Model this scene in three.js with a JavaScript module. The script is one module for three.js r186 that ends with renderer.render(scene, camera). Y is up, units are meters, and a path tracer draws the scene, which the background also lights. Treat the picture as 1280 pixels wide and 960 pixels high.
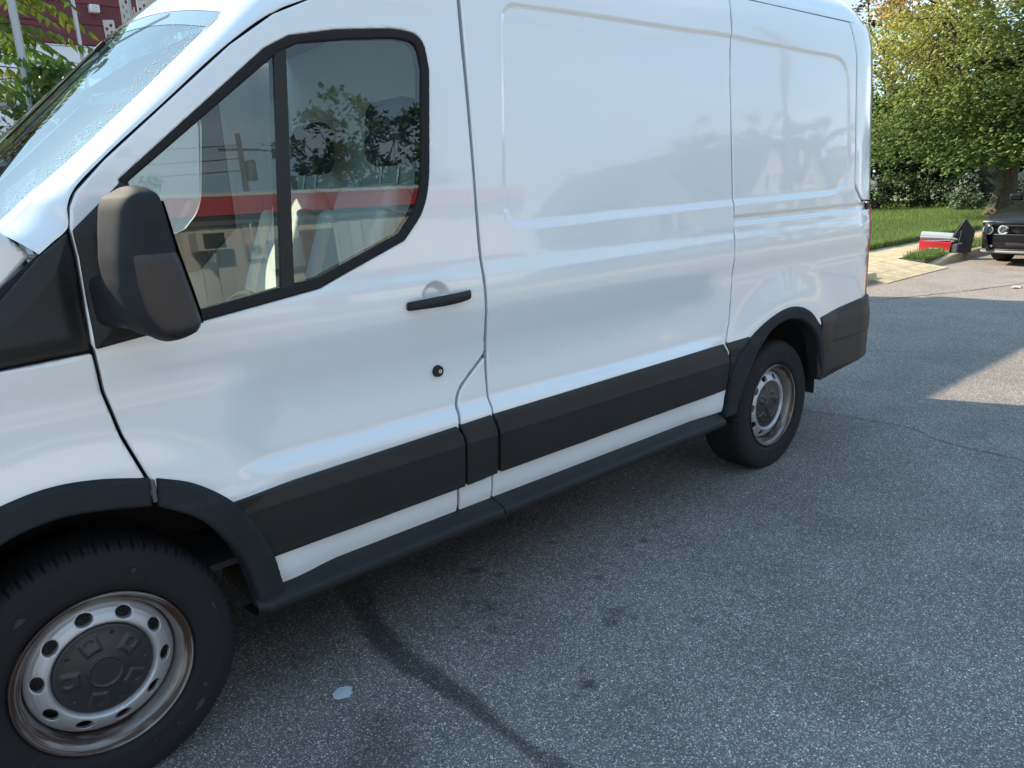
import * as THREE from 'three';
import { mergeGeometries, mergeVertices, toCreasedNormals } from 'three/addons/utils/BufferGeometryUtils.js';
import { ConvexGeometry } from 'three/addons/geometries/ConvexGeometry.js';
import { RoundedBoxGeometry } from 'three/addons/geometries/RoundedBoxGeometry.js';

// ---------------------------------------------------------------- camera
const scene = new THREE.Scene();
const camera = new THREE.PerspectiveCamera(53.42, 4 / 3, 0.05, 2000);
{
  const yaw = 0.7130, pitch = 0.2498, roll = -0.0460;
  const f = new THREE.Vector3(Math.sin(yaw) * Math.cos(pitch), -Math.sin(pitch), -Math.cos(yaw) * Math.cos(pitch));
  const r = new THREE.Vector3(Math.cos(yaw), 0, Math.sin(yaw));
  const u = new THREE.Vector3().crossVectors(r, f);
  const r2 = r.clone().multiplyScalar(Math.cos(roll)).addScaledVector(u, Math.sin(roll));
  const u2 = r.clone().multiplyScalar(-Math.sin(roll)).addScaledVector(u, Math.cos(roll));
  camera.position.set(-0.3277, 1.5308, 2.0119);
  camera.quaternion.setFromRotationMatrix(new THREE.Matrix4().makeBasis(r2, u2, f.clone().negate()));
}
scene.add(camera);

// ---------------------------------------------------------------- noise
let seed = 1234567;
const rnd = () => { seed |= 0; seed = seed + 0x6D2B79F5 | 0; let t = Math.imul(seed ^ seed >>> 15, 1 | seed); t = t + Math.imul(t ^ t >>> 7, 61 | t) ^ t; return ((t ^ t >>> 14) >>> 0) / 4294967296; };
const rr = (a, b) => a + (b - a) * rnd();
const hash3 = (x, y, z) => { let h = Math.imul(x, 374761393) + Math.imul(y, 668265263) + Math.imul(z, 2147483647 ^ 0x5bd1e995) | 0; h = Math.imul(h ^ h >>> 13, 1274126177); return ((h ^ h >>> 16) >>> 0) / 4294967296; };
const sm = t => t * t * (3 - 2 * t);
function vnoise(x, y, z = 0) {
  const xi = Math.floor(x), yi = Math.floor(y), zi = Math.floor(z), u = sm(x - xi), v = sm(y - yi), w = sm(z - zi);
  const l = (a, b, t) => a + (b - a) * t;
  const pl = k => l(l(hash3(xi, yi, k), hash3(xi + 1, yi, k), u), l(hash3(xi, yi + 1, k), hash3(xi + 1, yi + 1, k), u), v);
  return w === 0 ? pl(zi) : l(pl(zi), pl(zi + 1), w);
}
function fbm(x, y, z = 0, o = 4) { let s = 0, a = .5, n = 0; for (let i = 0; i < o; i++) { s += a * vnoise(x, y, z); n += a; a *= .5; x = x * 2.03 + 11.7; y = y * 2.03 + 5.3; z = z * 2.03; } return s / n; }
const clamp = (x, a = 0, b = 1) => Math.min(b, Math.max(a, x));
const step = (a, b, x) => sm(clamp((x - a) / (b - a)));
const mix = (a, b, t) => a + (b - a) * t;

// ---------------------------------------------------------------- sky and sun
const SUN_EL = 35 * Math.PI / 180, SUN_AZ = 21 * Math.PI / 180;
const sunDir = new THREE.Vector3(-Math.sin(SUN_AZ) * Math.cos(SUN_EL), Math.sin(SUN_EL), -Math.cos(SUN_AZ) * Math.cos(SUN_EL));
{
  const W = 1024, H = 512, data = new Float32Array(W * H * 4), d = new THREE.Vector3();
  for (let j = 0; j < H; j++) for (let i = 0; i < W; i++) {
    const v = (j + .5) / H, u = (i + .5) / W, el = (v - .5) * Math.PI, az = (u - .5) * 2 * Math.PI;
    d.set(Math.cos(el) * Math.cos(az), Math.sin(el), Math.cos(el) * Math.sin(az));
    const h = Math.max(d.y, 0), k = Math.pow(1 - h, 4.2);
    let r = mix(.28, .68, k), g = mix(.50, .90, k), b = mix(.77, 1.01, k);
    const c = d.dot(sunDir), glow = Math.pow(Math.max(c, 0), 7) * .62 + Math.pow(Math.max(c, 0), 60) * 1.6;
    r += glow * .74; g += glow * .98; b += glow * 1.06;
    // broken fair-weather cloud, flattened towards the horizon
    const s = 1 / (h + .16), cx = d.x * s, cz = d.z * s;
    let n = fbm(cx * 1.1 + 3.1, cz * 1.1 + 7.7, 0, 6);
    const cov = step(.50, .72, n + .10 * k - .16 * step(-.1, .5, c)) * (d.y > -.02 ? 1 : 0), wis = step(.42, .75, fbm(cx * .5 + 9, cz * 2.1, 0, 5)) * .25 * step(.6, .1, c);
    const t = clamp(cov * .85 + wis, 0, 1), cl = 1.25 + glow;
    r = mix(r, cl, t); g = mix(g, cl * 1.01, t); b = mix(b, cl * 1.04, t);
    if (d.y < 0) { const q = step(0, -.25, d.y); r = mix(r, .16, q); g = mix(g, .16, q); b = mix(b, .16, q); }
    const o = (j * W + i) * 4; data[o] = r; data[o + 1] = g; data[o + 2] = b; data[o + 3] = 1;
  }
  const t = new THREE.DataTexture(data, W, H, THREE.RGBAFormat, THREE.FloatType);
  t.mapping = THREE.EquirectangularReflectionMapping; t.magFilter = t.minFilter = THREE.LinearFilter; t.needsUpdate = true;
  scene.background = t; scene.environment = t;
  scene.backgroundIntensity = .55; scene.environmentIntensity = .55;
}
const sun = new THREE.DirectionalLight(new THREE.Color(1, .86, .66), 3.5);
sun.position.copy(sunDir).multiplyScalar(60).add(new THREE.Vector3(8, 0, 0)); sun.target.position.set(8, 0, 0);
sun.castShadow = true; sun.shadow.mapSize.set(4096, 4096);
Object.assign(sun.shadow.camera, { left: -50, right: 50, top: 40, bottom: -40, near: 1, far: 160 });
scene.add(sun, sun.target);

const renderer = new THREE.WebGLRenderer({ antialias: true });
renderer.toneMapping = THREE.LinearToneMapping;
renderer.toneMappingExposure = 2.85;
renderer.shadowMap.enabled = true;
renderer.setSize(1024, 768);

// ---------------------------------------------------------------- builders
const taken = {};
function numbered(n) { const k = taken[n] = (taken[n] ?? -1) + 1; return k ? `${n}_${String(k).padStart(3, '0')}` : n; }
function mesh(name, geo, mat, parent = scene, at) {
  const m = new THREE.Mesh(geo, mat); m.name = parent === scene ? numbered(name) : name; m.castShadow = m.receiveShadow = true;
  if (at) m.position.set(...at);
  parent.add(m); return m;
}
function tag(o, label, category, group, kind) { o.userData.label = label; o.userData.category = category; if (group) o.userData.group = group; if (kind) o.userData.kind = kind; return o; }
function thing(name, label, category, at = [0, 0, 0], turn = 0, group) { const g = new THREE.Group(); g.name = numbered(name); g.position.set(...at); g.rotation.y = turn; scene.add(g); return tag(g, label, category, group); }
function structure(name, geo, mat, at) { const m = mesh(name, geo, mat, scene, at); m.userData.kind = 'structure'; return m; }
function copyOf(o, at, turn, label) { const c = o.clone(); c.name = numbered(o.name.replace(/_\d{3}$/, '')); c.userData = { ...o.userData, label }; if (at) c.position.set(...at); if (turn !== undefined) c.rotation.y = turn; scene.add(c); return c; }
const lin = (r, g, b) => new THREE.Color().setRGB(r, g, b);
const std = (c, rough = .8, o = {}) => new THREE.MeshStandardMaterial({ color: lin(...c), roughness: rough, ...o });
const phys = (c, rough, o = {}) => new THREE.MeshPhysicalMaterial({ color: lin(...c), roughness: rough, ...o });
function box(x0, x1, y0, y1, z0, z1, r = 0) { const g = r ? new RoundedBoxGeometry(x1 - x0, y1 - y0, z1 - z0, 2, r) : new THREE.BoxGeometry(x1 - x0, y1 - y0, z1 - z0); g.translate((x0 + x1) / 2, (y0 + y1) / 2, (z0 + z1) / 2); return g; }
const V = (x, y, z) => new THREE.Vector3(x, y, z);
function bar(a, b, r, n = 8, r2 = r) { const A = V(...a), B = V(...b), L = A.distanceTo(B), g = new THREE.CylinderGeometry(r2, r, L, n); g.applyQuaternion(new THREE.Quaternion().setFromUnitVectors(V(0, 1, 0), B.clone().sub(A).normalize())); g.translate((A.x + B.x) / 2, (A.y + B.y) / 2, (A.z + B.z) / 2); return g; }
function tube(pts, r, n = 6, seg = 24) { return new THREE.TubeGeometry(new THREE.CatmullRomCurve3(pts.map(p => V(...p))), seg, r, n); }
const merge = l => mergeGeometries(l.map(g => { const q = g.index ? g.toNonIndexed() : g; for (const k of Object.keys(q.attributes)) if (!['position', 'normal', 'uv', 'color'].includes(k)) q.deleteAttribute(k); return q; }));
// a grid of points fn(u, v) -> [x, y, z]
function surf(nu, nv, fn, uv) {
  const P = [], U = [], I = [];
  for (let j = 0; j <= nv; j++) for (let i = 0; i <= nu; i++) { P.push(...fn(i / nu, j / nv)); U.push(i / nu, j / nv); }
  for (let j = 0; j < nv; j++) for (let i = 0; i < nu; i++) { const a = j * (nu + 1) + i, b = a + 1, c = a + nu + 1, d = c + 1; I.push(a, b, d, a, d, c); }
  const g = new THREE.BufferGeometry(); g.setAttribute('position', new THREE.Float32BufferAttribute(P, 3)); g.setAttribute('uv', new THREE.Float32BufferAttribute(U, 2)); g.setIndex(I); g.computeVertexNormals(); return g;
}
function texture(w, h, fn, rep, srgb = true) { // fn(x, y) -> [r, g, b] display values 0..1, or a number
  const a = new Uint8Array(w * h * 4);
  for (let j = 0; j < h; j++) for (let i = 0; i < w; i++) { let c = fn(i, j); if (typeof c === 'number') c = [c, c, c]; const o = (j * w + i) * 4; for (let k = 0; k < 3; k++) a[o + k] = clamp(c[k]) * 255; a[o + 3] = 255; }
  const t = new THREE.DataTexture(a, w, h); t.wrapS = t.wrapT = THREE.RepeatWrapping; t.magFilter = THREE.LinearFilter; t.minFilter = THREE.LinearMipmapLinearFilter; t.generateMipmaps = true;
  if (srgb) t.colorSpace = THREE.SRGBColorSpace; if (rep) t.repeat.set(...rep); t.needsUpdate = true; return t;
}
// value noise that tiles with period p
function tnoise(x, y, p) { const xi = Math.floor(x), yi = Math.floor(y), u = sm(x - xi), v = sm(y - yi), m = k => ((k % p) + p) % p; const a = hash3(m(xi), m(yi), p), b = hash3(m(xi + 1), m(yi), p), c = hash3(m(xi), m(yi + 1), p), d = hash3(m(xi + 1), m(yi + 1), p); return (a + (b - a) * u) * (1 - v) + (c + (d - c) * u) * v; }
// distance fields of outlines (positive inside)
function roundPts(pts) {
  const out = [], n = pts.length;
  for (let i = 0; i < n; i++) {
    const [x, y, r] = pts[i]; if (!r) { out.push([x, y]); continue; }
    const a = pts[(i + n - 1) % n], b = pts[(i + 1) % n];
    let ax = a[0] - x, ay = a[1] - y, bx = b[0] - x, by = b[1] - y; const la = Math.hypot(ax, ay), lb = Math.hypot(bx, by), ra = Math.min(r, la * .49), rb = Math.min(r, lb * .49);
    ax *= ra / la; ay *= ra / la; bx *= rb / lb; by *= rb / lb;
    for (let k = 0; k <= 8; k++) { const t = k / 8; out.push([x + ax * (1 - t) ** 2 + bx * t * t, y + ay * (1 - t) ** 2 + by * t * t]); }
  }
  return out;
}
function spline(pts, n = 6) { // smooth open curve through points
  const c = new THREE.CatmullRomCurve3(pts.map(p => V(p[0], p[1], 0)), false, 'centripetal'), o = [];
  const N = (pts.length - 1) * n; for (let i = 0; i <= N; i++) { const q = c.getPoint(i / N); o.push([q.x, q.y]); } return o;
}
function outline(pts) {
  const p = roundPts(pts), n = p.length; let x0 = 1e9, x1 = -1e9, y0 = 1e9, y1 = -1e9;
  for (const [x, y] of p) { x0 = Math.min(x0, x); x1 = Math.max(x1, x); y0 = Math.min(y0, y); y1 = Math.max(y1, y); }
  const f = (x, y) => {
    let d = 1e9, inside = false;
    for (let i = 0, j = n - 1; i < n; j = i++) {
      const ax = p[j][0], ay = p[j][1], bx = p[i][0], by = p[i][1], ex = bx - ax, ey = by - ay, wx = x - ax, wy = y - ay;
      const t = Math.max(0, Math.min(1, (wx * ex + wy * ey) / (ex * ex + ey * ey || 1))), qx = wx - ex * t, qy = wy - ey * t; d = Math.min(d, qx * qx + qy * qy);
      if ((ay > y) !== (by > y) && x < (bx - ax) * (y - ay) / (by - ay) + ax) inside = !inside;
    }
    d = Math.sqrt(d); return inside ? d : -d;
  };
  f.bounds = [x0, x1, y0, y1]; f.pts = p; return f;
}
const minus = (a, ...bs) => { const f = (x, y) => { let d = a(x, y); for (const b of bs) { const [x0, x1, y0, y1] = b.bounds; if (x > x0 - .1 && x < x1 + .1 && y > y0 - .1 && y < y1 + .1) d = Math.min(d, -b(x, y)); } return d; }; f.bounds = a.bounds; return f; };
// a sheet of pressed metal or plastic: outline sdf over the surface z = Z(x, y), edges rolled in by radius r and turned back by depth
function sheet(sdf, Z, { cell = .008, gap = 0, r = .004, depth = .02, flip = 1 } = {}) {
  const [bx0, bx1, by0, by1] = sdf.bounds, x0 = bx0 - cell, y0 = by0 - cell, nx = Math.ceil((bx1 - bx0) / cell) + 2, ny = Math.ceil((by1 - by0) / cell) + 2;
  const D = new Float32Array((nx + 1) * (ny + 1)), id = new Int32Array((nx + 1) * (ny + 1)).fill(-1);
  for (let j = 0; j <= ny; j++) for (let i = 0; i <= nx; i++) D[j * (nx + 1) + i] = sdf(x0 + i * cell, y0 + j * cell) - gap;
  const P = [], N = [], U = [], I = [], roll = d => d < r ? r - Math.sqrt(Math.max(0, r * r - (r - Math.max(d, 0)) ** 2)) : 0;
  const add = (x, y, d) => {
    const e = .0015, hz = (a, b) => Z(a, b) - (d < r + e ? roll(sdf(a, b) - gap) : 0);
    const z = Z(x, y) - roll(d); let gx, gy;
    if (d <= 1e-5) { // on the rim: the normal of the rolled edge
      gx = (Z(x + e, y) - Z(x - e, y)) / (2 * e); gy = (Z(x, y + e) - Z(x, y - e)) / (2 * e);
      let ox = sdf(x - e, y) - sdf(x + e, y), oy = sdf(x, y - e) - sdf(x, y + e); const l = Math.hypot(ox, oy) || 1; gx -= 2.2 * ox / l; gy -= 2.2 * oy / l;
    } else { gx = (hz(x + e, y) - hz(x - e, y)) / (2 * e); gy = (hz(x, y + e) - hz(x, y - e)) / (2 * e); }
    const l = Math.hypot(gx, gy, 1); P.push(x, y, z); N.push(-gx / l, -gy / l, 1 / l); U.push(x, y); return P.length / 3 - 1;
  };
  const vert = (i, j) => { const k = j * (nx + 1) + i; if (id[k] < 0) id[k] = add(x0 + i * cell, y0 + j * cell, D[k]); return id[k]; };
  const edges = new Map();
  const cut = (i0, j0, i1, j1) => {
    const k0 = j0 * (nx + 1) + i0, k1 = j1 * (nx + 1) + i1, key = k0 < k1 ? k0 * 1e7 + k1 : k1 * 1e7 + k0; let v = edges.get(key);
    if (v === undefined) { const a = D[k0], b = D[k1], t = clamp(a / (a - b), .02, .98); v = add(x0 + (i0 + (i1 - i0) * t) * cell, y0 + (j0 + (j1 - j0) * t) * cell, 0); edges.set(key, v); } return v;
  };
  const rim = [];
  for (let j = 0; j < ny; j++) for (let i = 0; i < nx; i++) {
    const c = [[i, j], [i + 1, j], [i + 1, j + 1], [i, j + 1]], s = c.map(([a, b]) => D[b * (nx + 1) + a] > 0), cnt = s[0] + s[1] + s[2] + s[3]; if (!cnt) continue;
    if (cnt === 4) { const q = c.map(([a, b]) => vert(a, b)); I.push(q[0], q[1], q[2], q[0], q[2], q[3]); continue; }
    const poly = [];
    for (let k = 0; k < 4; k++) { const m = (k + 1) % 4; if (s[k]) poly.push({ v: vert(...c[k]) }); if (s[k] !== s[m]) poly.push({ v: cut(...c[k], ...c[m]), e: s[k] ? 'out' : 'in' }); }
    for (let k = 1; k + 1 < poly.length; k++) I.push(poly[0].v, poly[k].v, poly[k + 1].v);
    for (let k = 0; k < poly.length; k++) { const a = poly[k], b = poly[(k + 1) % poly.length]; if (a.e === 'out' && b.e === 'in') rim.push([a.v, b.v]); }
  }
  if (depth > 0) for (const [a, b] of rim) {
    const A = [P[3 * a], P[3 * a + 1], P[3 * a + 2]], B = [P[3 * b], P[3 * b + 1], P[3 * b + 2]]; const dx = B[0] - A[0], dy = B[1] - A[1], l = Math.hypot(dx, dy) || 1, nxx = dy / l, nyy = -dx / l, o = P.length / 3;
    for (const [q, dz] of [[A, 0], [B, 0], [B, depth], [A, depth]]) { P.push(q[0], q[1], q[2] - dz); N.push(nxx, nyy, 0); U.push(q[0], q[1]); }
    I.push(o, o + 2, o + 1, o, o + 3, o + 2);
  }
  if (flip < 0) { for (let k = 2; k < P.length; k += 3) { P[k] = -P[k]; N[k] = -N[k]; } for (let k = 0; k < I.length; k += 3) { const t = I[k]; I[k] = I[k + 1]; I[k + 1] = t; } }
  const g = new THREE.BufferGeometry(); g.setAttribute('position', new THREE.Float32BufferAttribute(P, 3)); g.setAttribute('normal', new THREE.Float32BufferAttribute(N, 3)); g.setAttribute('uv', new THREE.Float32BufferAttribute(U, 2)); g.setIndex(I); return g;
}
// ---------------------------------------------------------------- the setting: road, kerbs, pavements, lawn
const asphaltTex = (() => {
  const n = 2048, stones = new Float32Array(n * n).fill(-1);
  for (let k = 0; k < 620000; k++) { // pale and dark stone chips set in the binder
    const x = rnd() * n, y = rnd() * n, big = rnd(), r = big < .96 ? rr(.7, 1.5) : rr(1.5, 2.4), v = rnd() < .10 ? rr(.95, 1.25) : rnd() < .42 ? rr(.64, .88) : rnd() < .5 ? rr(.42, .6) : rr(.18, .36), e = rr(.6, 1), an = rnd() * 3.14, ca = Math.cos(an), sa = Math.sin(an);
    for (let j = -4; j <= 4; j++) for (let i = -4; i <= 4; i++) { const u = (i * ca + j * sa) / r, w = (j * ca - i * sa) / (r * e); if (u * u + w * w > 1) continue; stones[((Math.floor(y) + j + n) % n) * n + (Math.floor(x) + i + n) % n] = v; }
  }
  return texture(n, n, (i, j) => {
    const s = stones[j * n + i], m = tnoise(i / 16, j / 16, 128) * .04 + tnoise(i / 128, j / 128, 16) * .04;
    let c = s < 0 ? .345 + m + rnd() * .06 : s * .8 + .05 + m; c *= .94; return [c * 1.075, c * 1.022, c * .975];
  });
})();
asphaltTex.anisotropy = 8;
function roadSheet(x0, x1, z0, z1, nx, nz, colour) {
  const P = [], C = [], U = [], I = [];
  for (let j = 0; j <= nz; j++) for (let i = 0; i <= nx; i++) { const x = mix(x0, x1, i / nx), z = mix(z0, z1, j / nz); P.push(x, 0, z); C.push(...colour(x, z)); U.push(x / 3, -z / 3); }
  for (let j = 0; j < nz; j++) for (let i = 0; i < nx; i++) { const a = j * (nx + 1) + i, b = a + 1, c = a + nx + 1, d = c + 1; I.push(a, d, b, a, c, d); }
  const g = new THREE.BufferGeometry(); g.setAttribute('position', new THREE.Float32BufferAttribute(P, 3)); g.setAttribute('color', new THREE.Float32BufferAttribute(C, 3)); g.setAttribute('uv', new THREE.Float32BufferAttribute(U, 2)); g.setIndex(I); g.computeVertexNormals(); return g;
}
function segDist(x, y, pts) { let d = 1e9, at = 0; for (let i = 0; i + 1 < pts.length; i++) { const [ax, ay] = pts[i], [bx, by] = pts[i + 1], ex = bx - ax, ey = by - ay, t = clamp(((x - ax) * ex + (y - ay) * ey) / (ex * ex + ey * ey)), q = Math.hypot(x - ax - ex * t, y - ay - ey * t); if (q < d) { d = q; at = i + t; } } return [d, at / (pts.length - 1)]; }
const trail = spline([[1.02, -.75], [.98, -.52], [.90, -.25], [.86, -.02], [.87, .2], [.87, .41], [.875, .6], [.89, .95], [.95, 1.6]], 4);
const drips = []; for (let k = 0; k < 46; k++) drips.push([rr(.75, 2.3), rr(-.5, .62), rr(.006, .022), rr(.3, .8)]);
drips.push([1.58, .33, .035, .55], [1.52, .36, .03, .6], [1.2, .55, .022, 1], [1.42, -.3, .025, 1], [2.35, .0, .03, .5], [.55, .35, .09, .5], [.62, .25, .06, .4]);
const roadMat = new THREE.MeshStandardMaterial({ map: asphaltTex, roughness: .9, vertexColors: true, bumpMap: asphaltTex, bumpScale: .0025 });
function roadTone(x, z) {
  let v = .98 + .20 * (fbm(x * .6, z * .6, 0, 4) - .5) + .22 * (fbm(x * 3.2, z * 3.2, 3, 4) - .5) - .12 * step(.60, .78, fbm(x * 1.7 + 30, z * 1.7, 6, 4));
  const lane = step(.25, .0, Math.abs(z + .25) - .25) * .06; v -= lane;
  const [d, t] = segDist(x, z, trail), w = mix(.11, .0135, Math.pow(t, .32)) * (.45 + 1.2 * fbm(x * 14, z * 14, 5, 4));
  let wet = step(w * 1.3, w * .75, d) * mix(.78, .50, t);
  const q = Math.hypot((x - 1.15) / 1.6, (z + .75) / .6); wet = Math.max(wet, step(1.1, .35, q + .5 * (fbm(x * 5, z * 5, 8, 3) - .5)) * .6);
  for (const [a, b, r, s] of drips) { const e = Math.hypot(x - a, z - b); if (e < r * 1.7) wet = Math.max(wet, step(r * 1.6, r * .6, e) * s * .75); }
  const far = step(5, 10, x); v *= 1 + far * .12;
  return [v * (1 - wet) * (1 + .06 * far), v * (1 - wet), v * (1 - wet) * (1 - .06 * far)];
}
const KZ = -2.85, KH = .12;
structure('road', merge([roadSheet(-1.6, 6.4, KZ - .02, 2.6, 400, 272, roadTone), roadSheet(6.4, 40, KZ - .02, 6.5, 250, 70, roadTone), roadSheet(-60, -1.6, KZ - .02, 6.5, 60, 20, roadTone), roadSheet(-1.6, 6.4, 2.6, 6.5, 40, 20, roadTone), roadSheet(40, 300, KZ - .02, 6.5, 40, 8, roadTone)]), roadMat);
// cracks in the asphalt
function ribbon(pts, w, y, seed2 = 0) {
  const P = [], I = [], U = []; const c = spline(pts, 14);
  c.forEach(([x, z], k) => { const a = c[Math.max(0, k - 1)], b = c[Math.min(c.length - 1, k + 1)], dx = b[0] - a[0], dz = b[1] - a[1], l = Math.hypot(dx, dz) || 1, ww = w * (.35 + 1.1 * hash3(k, seed2, 3)), o = (hash3(k, seed2, 9) - .5) * w * 3; P.push(x - dz / l * (ww + o), y, z + dx / l * (ww + o), x + dz / l * (ww - o), y, z - dx / l * (ww - o)); U.push(0, k, 1, k); if (k) { const q = 2 * k; I.push(q - 2, q - 1, q + 1, q - 2, q + 1, q); } });
  const g = new THREE.BufferGeometry(); g.setAttribute('position', new THREE.Float32BufferAttribute(P, 3)); g.setAttribute('uv', new THREE.Float32BufferAttribute(U, 2)); g.setIndex(I); g.computeVertexNormals(); return g;
}
const crackMat = std([.018, .019, .02], .95);
{
  const roadObj = scene.getObjectByName('road');
  mesh('crack', ribbon([[4.36, -.45], [4.40, -.19], [4.41, .01], [4.42, .24], [4.30, .43], [4.25, .64], [4.24, .84], [4.17, 1.0], [4.2, 1.4]], .0024, .004, 1), crackMat, roadObj);
  mesh('crack', ribbon([[6.2, -1.6], [6.38, -1.01], [6.6, -.55], [6.79, -.23], [6.95, .4]], .005, .004, 3), std([.24, .24, .23], .95), roadObj);
  mesh('crack', ribbon([[8.6, -2.5], [9.6, -1.9], [10.8, -1.4], [13, -.7]], .008, .004, 4), crackMat, roadObj);
}
// concrete
const concreteTex = texture(512, 512, (i, j) => { const m = .66 + .10 * (tnoise(i / 64, j / 64, 8) - .5) + .10 * (tnoise(i / 16, j / 16, 32) - .5) + .08 * (rnd() - .5); return [m * 1.03, m, m * .93]; });
const concMats = [1, .97, 1.03, .95].map(k => std([1.0 * k, .85 * k, .63 * k], .9, { map: concreteTex, bumpMap: concreteTex, bumpScale: .0015 }));
function uvM(g, s = 1) { const p = g.attributes.position, n = g.attributes.normal, u = []; for (let i = 0; i < p.count; i++) { const ax = Math.abs(n.getX(i)), ay = Math.abs(n.getY(i)), az = Math.abs(n.getZ(i)); u.push(...(ay >= ax && ay >= az ? [p.getX(i) * s, p.getZ(i) * s] : az >= ax ? [p.getX(i) * s, p.getY(i) * s] : [p.getZ(i) * s, p.getY(i) * s])); } g.setAttribute('uv', new THREE.Float32BufferAttribute(u, 2)); return g; }
{
  // pavement of cast slabs; the drive crosses it between x = 10.9 and 13
  const walk = structure('pavement', uvM(box(-60, 120, -.3, .085, -4.46, -3.40)), std([.10, .095, .085], .95));
  for (let x = -12; x < 46; x += 1.5) mesh('slab', uvM(box(x + .008, x + 1.492, .02, KH + (hash3(Math.round(x * 10), 4, 1) - .5) * .008, -4.45, -3.415, .012)), concMats[Math.floor(hash3(Math.round(x * 7), 1, 2) * 4)], walk);
  // the strip between kerb and pavement, earth under thin grass beyond the drive, concrete before it
  const verge = structure('verge', uvM(box(13.05, 90, -.3, .10, -3.40, KZ - .15)), std([.10, .085, .05], .95));
  for (let x = -12; x < 10.6; x += 1.5) mesh('slab', uvM(box(x + .008, Math.min(x + 1.492, 10.6), .02, KH, -3.395, KZ - .155, .012)), concMats[Math.floor(hash3(Math.round(x * 7), 5, 2) * 4)], verge);
  // drive apron: three sloping slabs down to the road
  const apron = new THREE.Group(); apron.name = 'drive_apron'; apron.userData.kind = 'structure'; scene.add(apron);
  const slope = (x0, x1, z0, z1) => { const g = box(x0, x1, -.2, 0, z0, z1).toNonIndexed(), p = g.attributes.position; for (let i = 0; i < p.count; i++) if (p.getY(i) > -.01) p.setY(i, mix(.012, KH, clamp((KZ + .25 - p.getZ(i)) / .8))); g.computeVertexNormals(); return uvM(g); };
  for (const [a, b] of [[10.75, 11.85], [11.865, 12.98]]) for (const [c, d] of [[-3.40, -2.99], [-2.98, -2.60]]) mesh('slab', slope(a, b, c, d), concMats[(a * 10 | 0) % 4], apron);
  // kerb stones on both sides, ends dipping towards the drive
  const kerbGeo = (x0, x1, dip) => { const s = new THREE.Shape(); s.moveTo(0, -.25); s.lineTo(.17, -.25); s.lineTo(.17, 0); s.lineTo(.155, KH - .03); s.quadraticCurveTo(.15, KH, .12, KH + .004); s.lineTo(0, KH + .004); const g = new THREE.ExtrudeGeometry(s, { depth: x1 - x0, bevelEnabled: false, steps: 8 }); g.rotateY(Math.PI / 2); const p = g.attributes.position; for (let i = 0; i < p.count; i++) { const t = p.getX(i) / (x1 - x0), f = dip > 0 ? step(0, .8, t) : dip < 0 ? step(1, .2, t) : 1; if (p.getY(i) > .02) p.setY(i, mix(.02, p.getY(i), f)); p.setX(i, p.getX(i) + x0); } g.computeVertexNormals(); const q = new THREE.Matrix4().makeScale(1, 1, -1); g.applyMatrix4(q); const P = g.attributes.position; for (let i = 0; i < P.count; i += 3) { const a = [P.getX(i), P.getY(i), P.getZ(i)]; P.setXYZ(i, P.getX(i + 1), P.getY(i + 1), P.getZ(i + 1)); P.setXYZ(i + 1, ...a); } g.computeVertexNormals(); return uvM(g); };
  const kerb = new THREE.Group(); kerb.name = 'kerb'; kerb.userData.kind = 'structure'; scene.add(kerb);
  const place = (g, z, flip) => { g.computeBoundingBox(); const b = g.boundingBox; g.translate(0, 0, z - (flip ? b.min.z : b.max.z)); return g; };
  for (let x = -13; x < 10; x += 2) mesh('kerb_stone', place(kerbGeo(x, x + 1.99, 0), KZ), concMats[Math.abs(x) % 4], kerb);
  mesh('kerb_stone', place(kerbGeo(10.2, 10.95, -1), KZ), concMats[1], kerb); mesh('kerb_stone', place(kerbGeo(9.99, 10.19, 0), KZ), concMats[0], kerb);
  mesh('kerb_stone', place(kerbGeo(12.9, 14.4, 1), KZ), concMats[2], kerb);
  for (let x = 14.41; x < 60; x += 2) mesh('kerb_stone', place(kerbGeo(x, x + 1.99, 0), KZ), concMats[Math.floor(x) % 4], kerb);
  const farKerb = structure('far_kerb', uvM(box(-60, 120, -.25, KH, 6.5, 6.67)), concMats[0]);
  structure('far_pavement', uvM(box(-60, 120, -.2, KH - .01, 6.67, 8.6)), concMats[1]);
}
// ground sheets
const lawnTex = texture(512, 512, (i, j) => { const m = .5 + .5 * (tnoise(i / 8, j / 8, 64) - .5) + .35 * (rnd() - .5), b = tnoise(i / 64, j / 64, 8); return [.27 + .14 * m + .06 * b, .42 + .18 * m, .10 + .05 * m]; });
const lawnMat = std([.9, .9, .9], 1, { map: lawnTex });
function flat(x0, x1, z0, z1, y, s = 1) { return uvM(new THREE.PlaneGeometry(x1 - x0, z1 - z0, 1, 1).rotateX(-Math.PI / 2).translate((x0 + x1) / 2, y, (z0 + z1) / 2), s); }
structure('ground', flat(-900, 900, -900, 900, -.04), std([.09, .10, .05], 1));
structure('lawn', merge([uvM(box(8.2, 60, -.2, KH + .02, -40, -4.47)), uvM(box(13.9, 90, -.2, KH - .01, -3.395, -3.02))]), lawnMat);
structure('yard', uvM(box(-40, 8.19, -.2, KH - .012, -40, -4.47)), concMats[3]);
structure('far_lot', uvM(box(-40, 120, -.2, KH - .02, 8.61, 60)), std([.34, .33, .30], .95, { map: concreteTex }));
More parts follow.
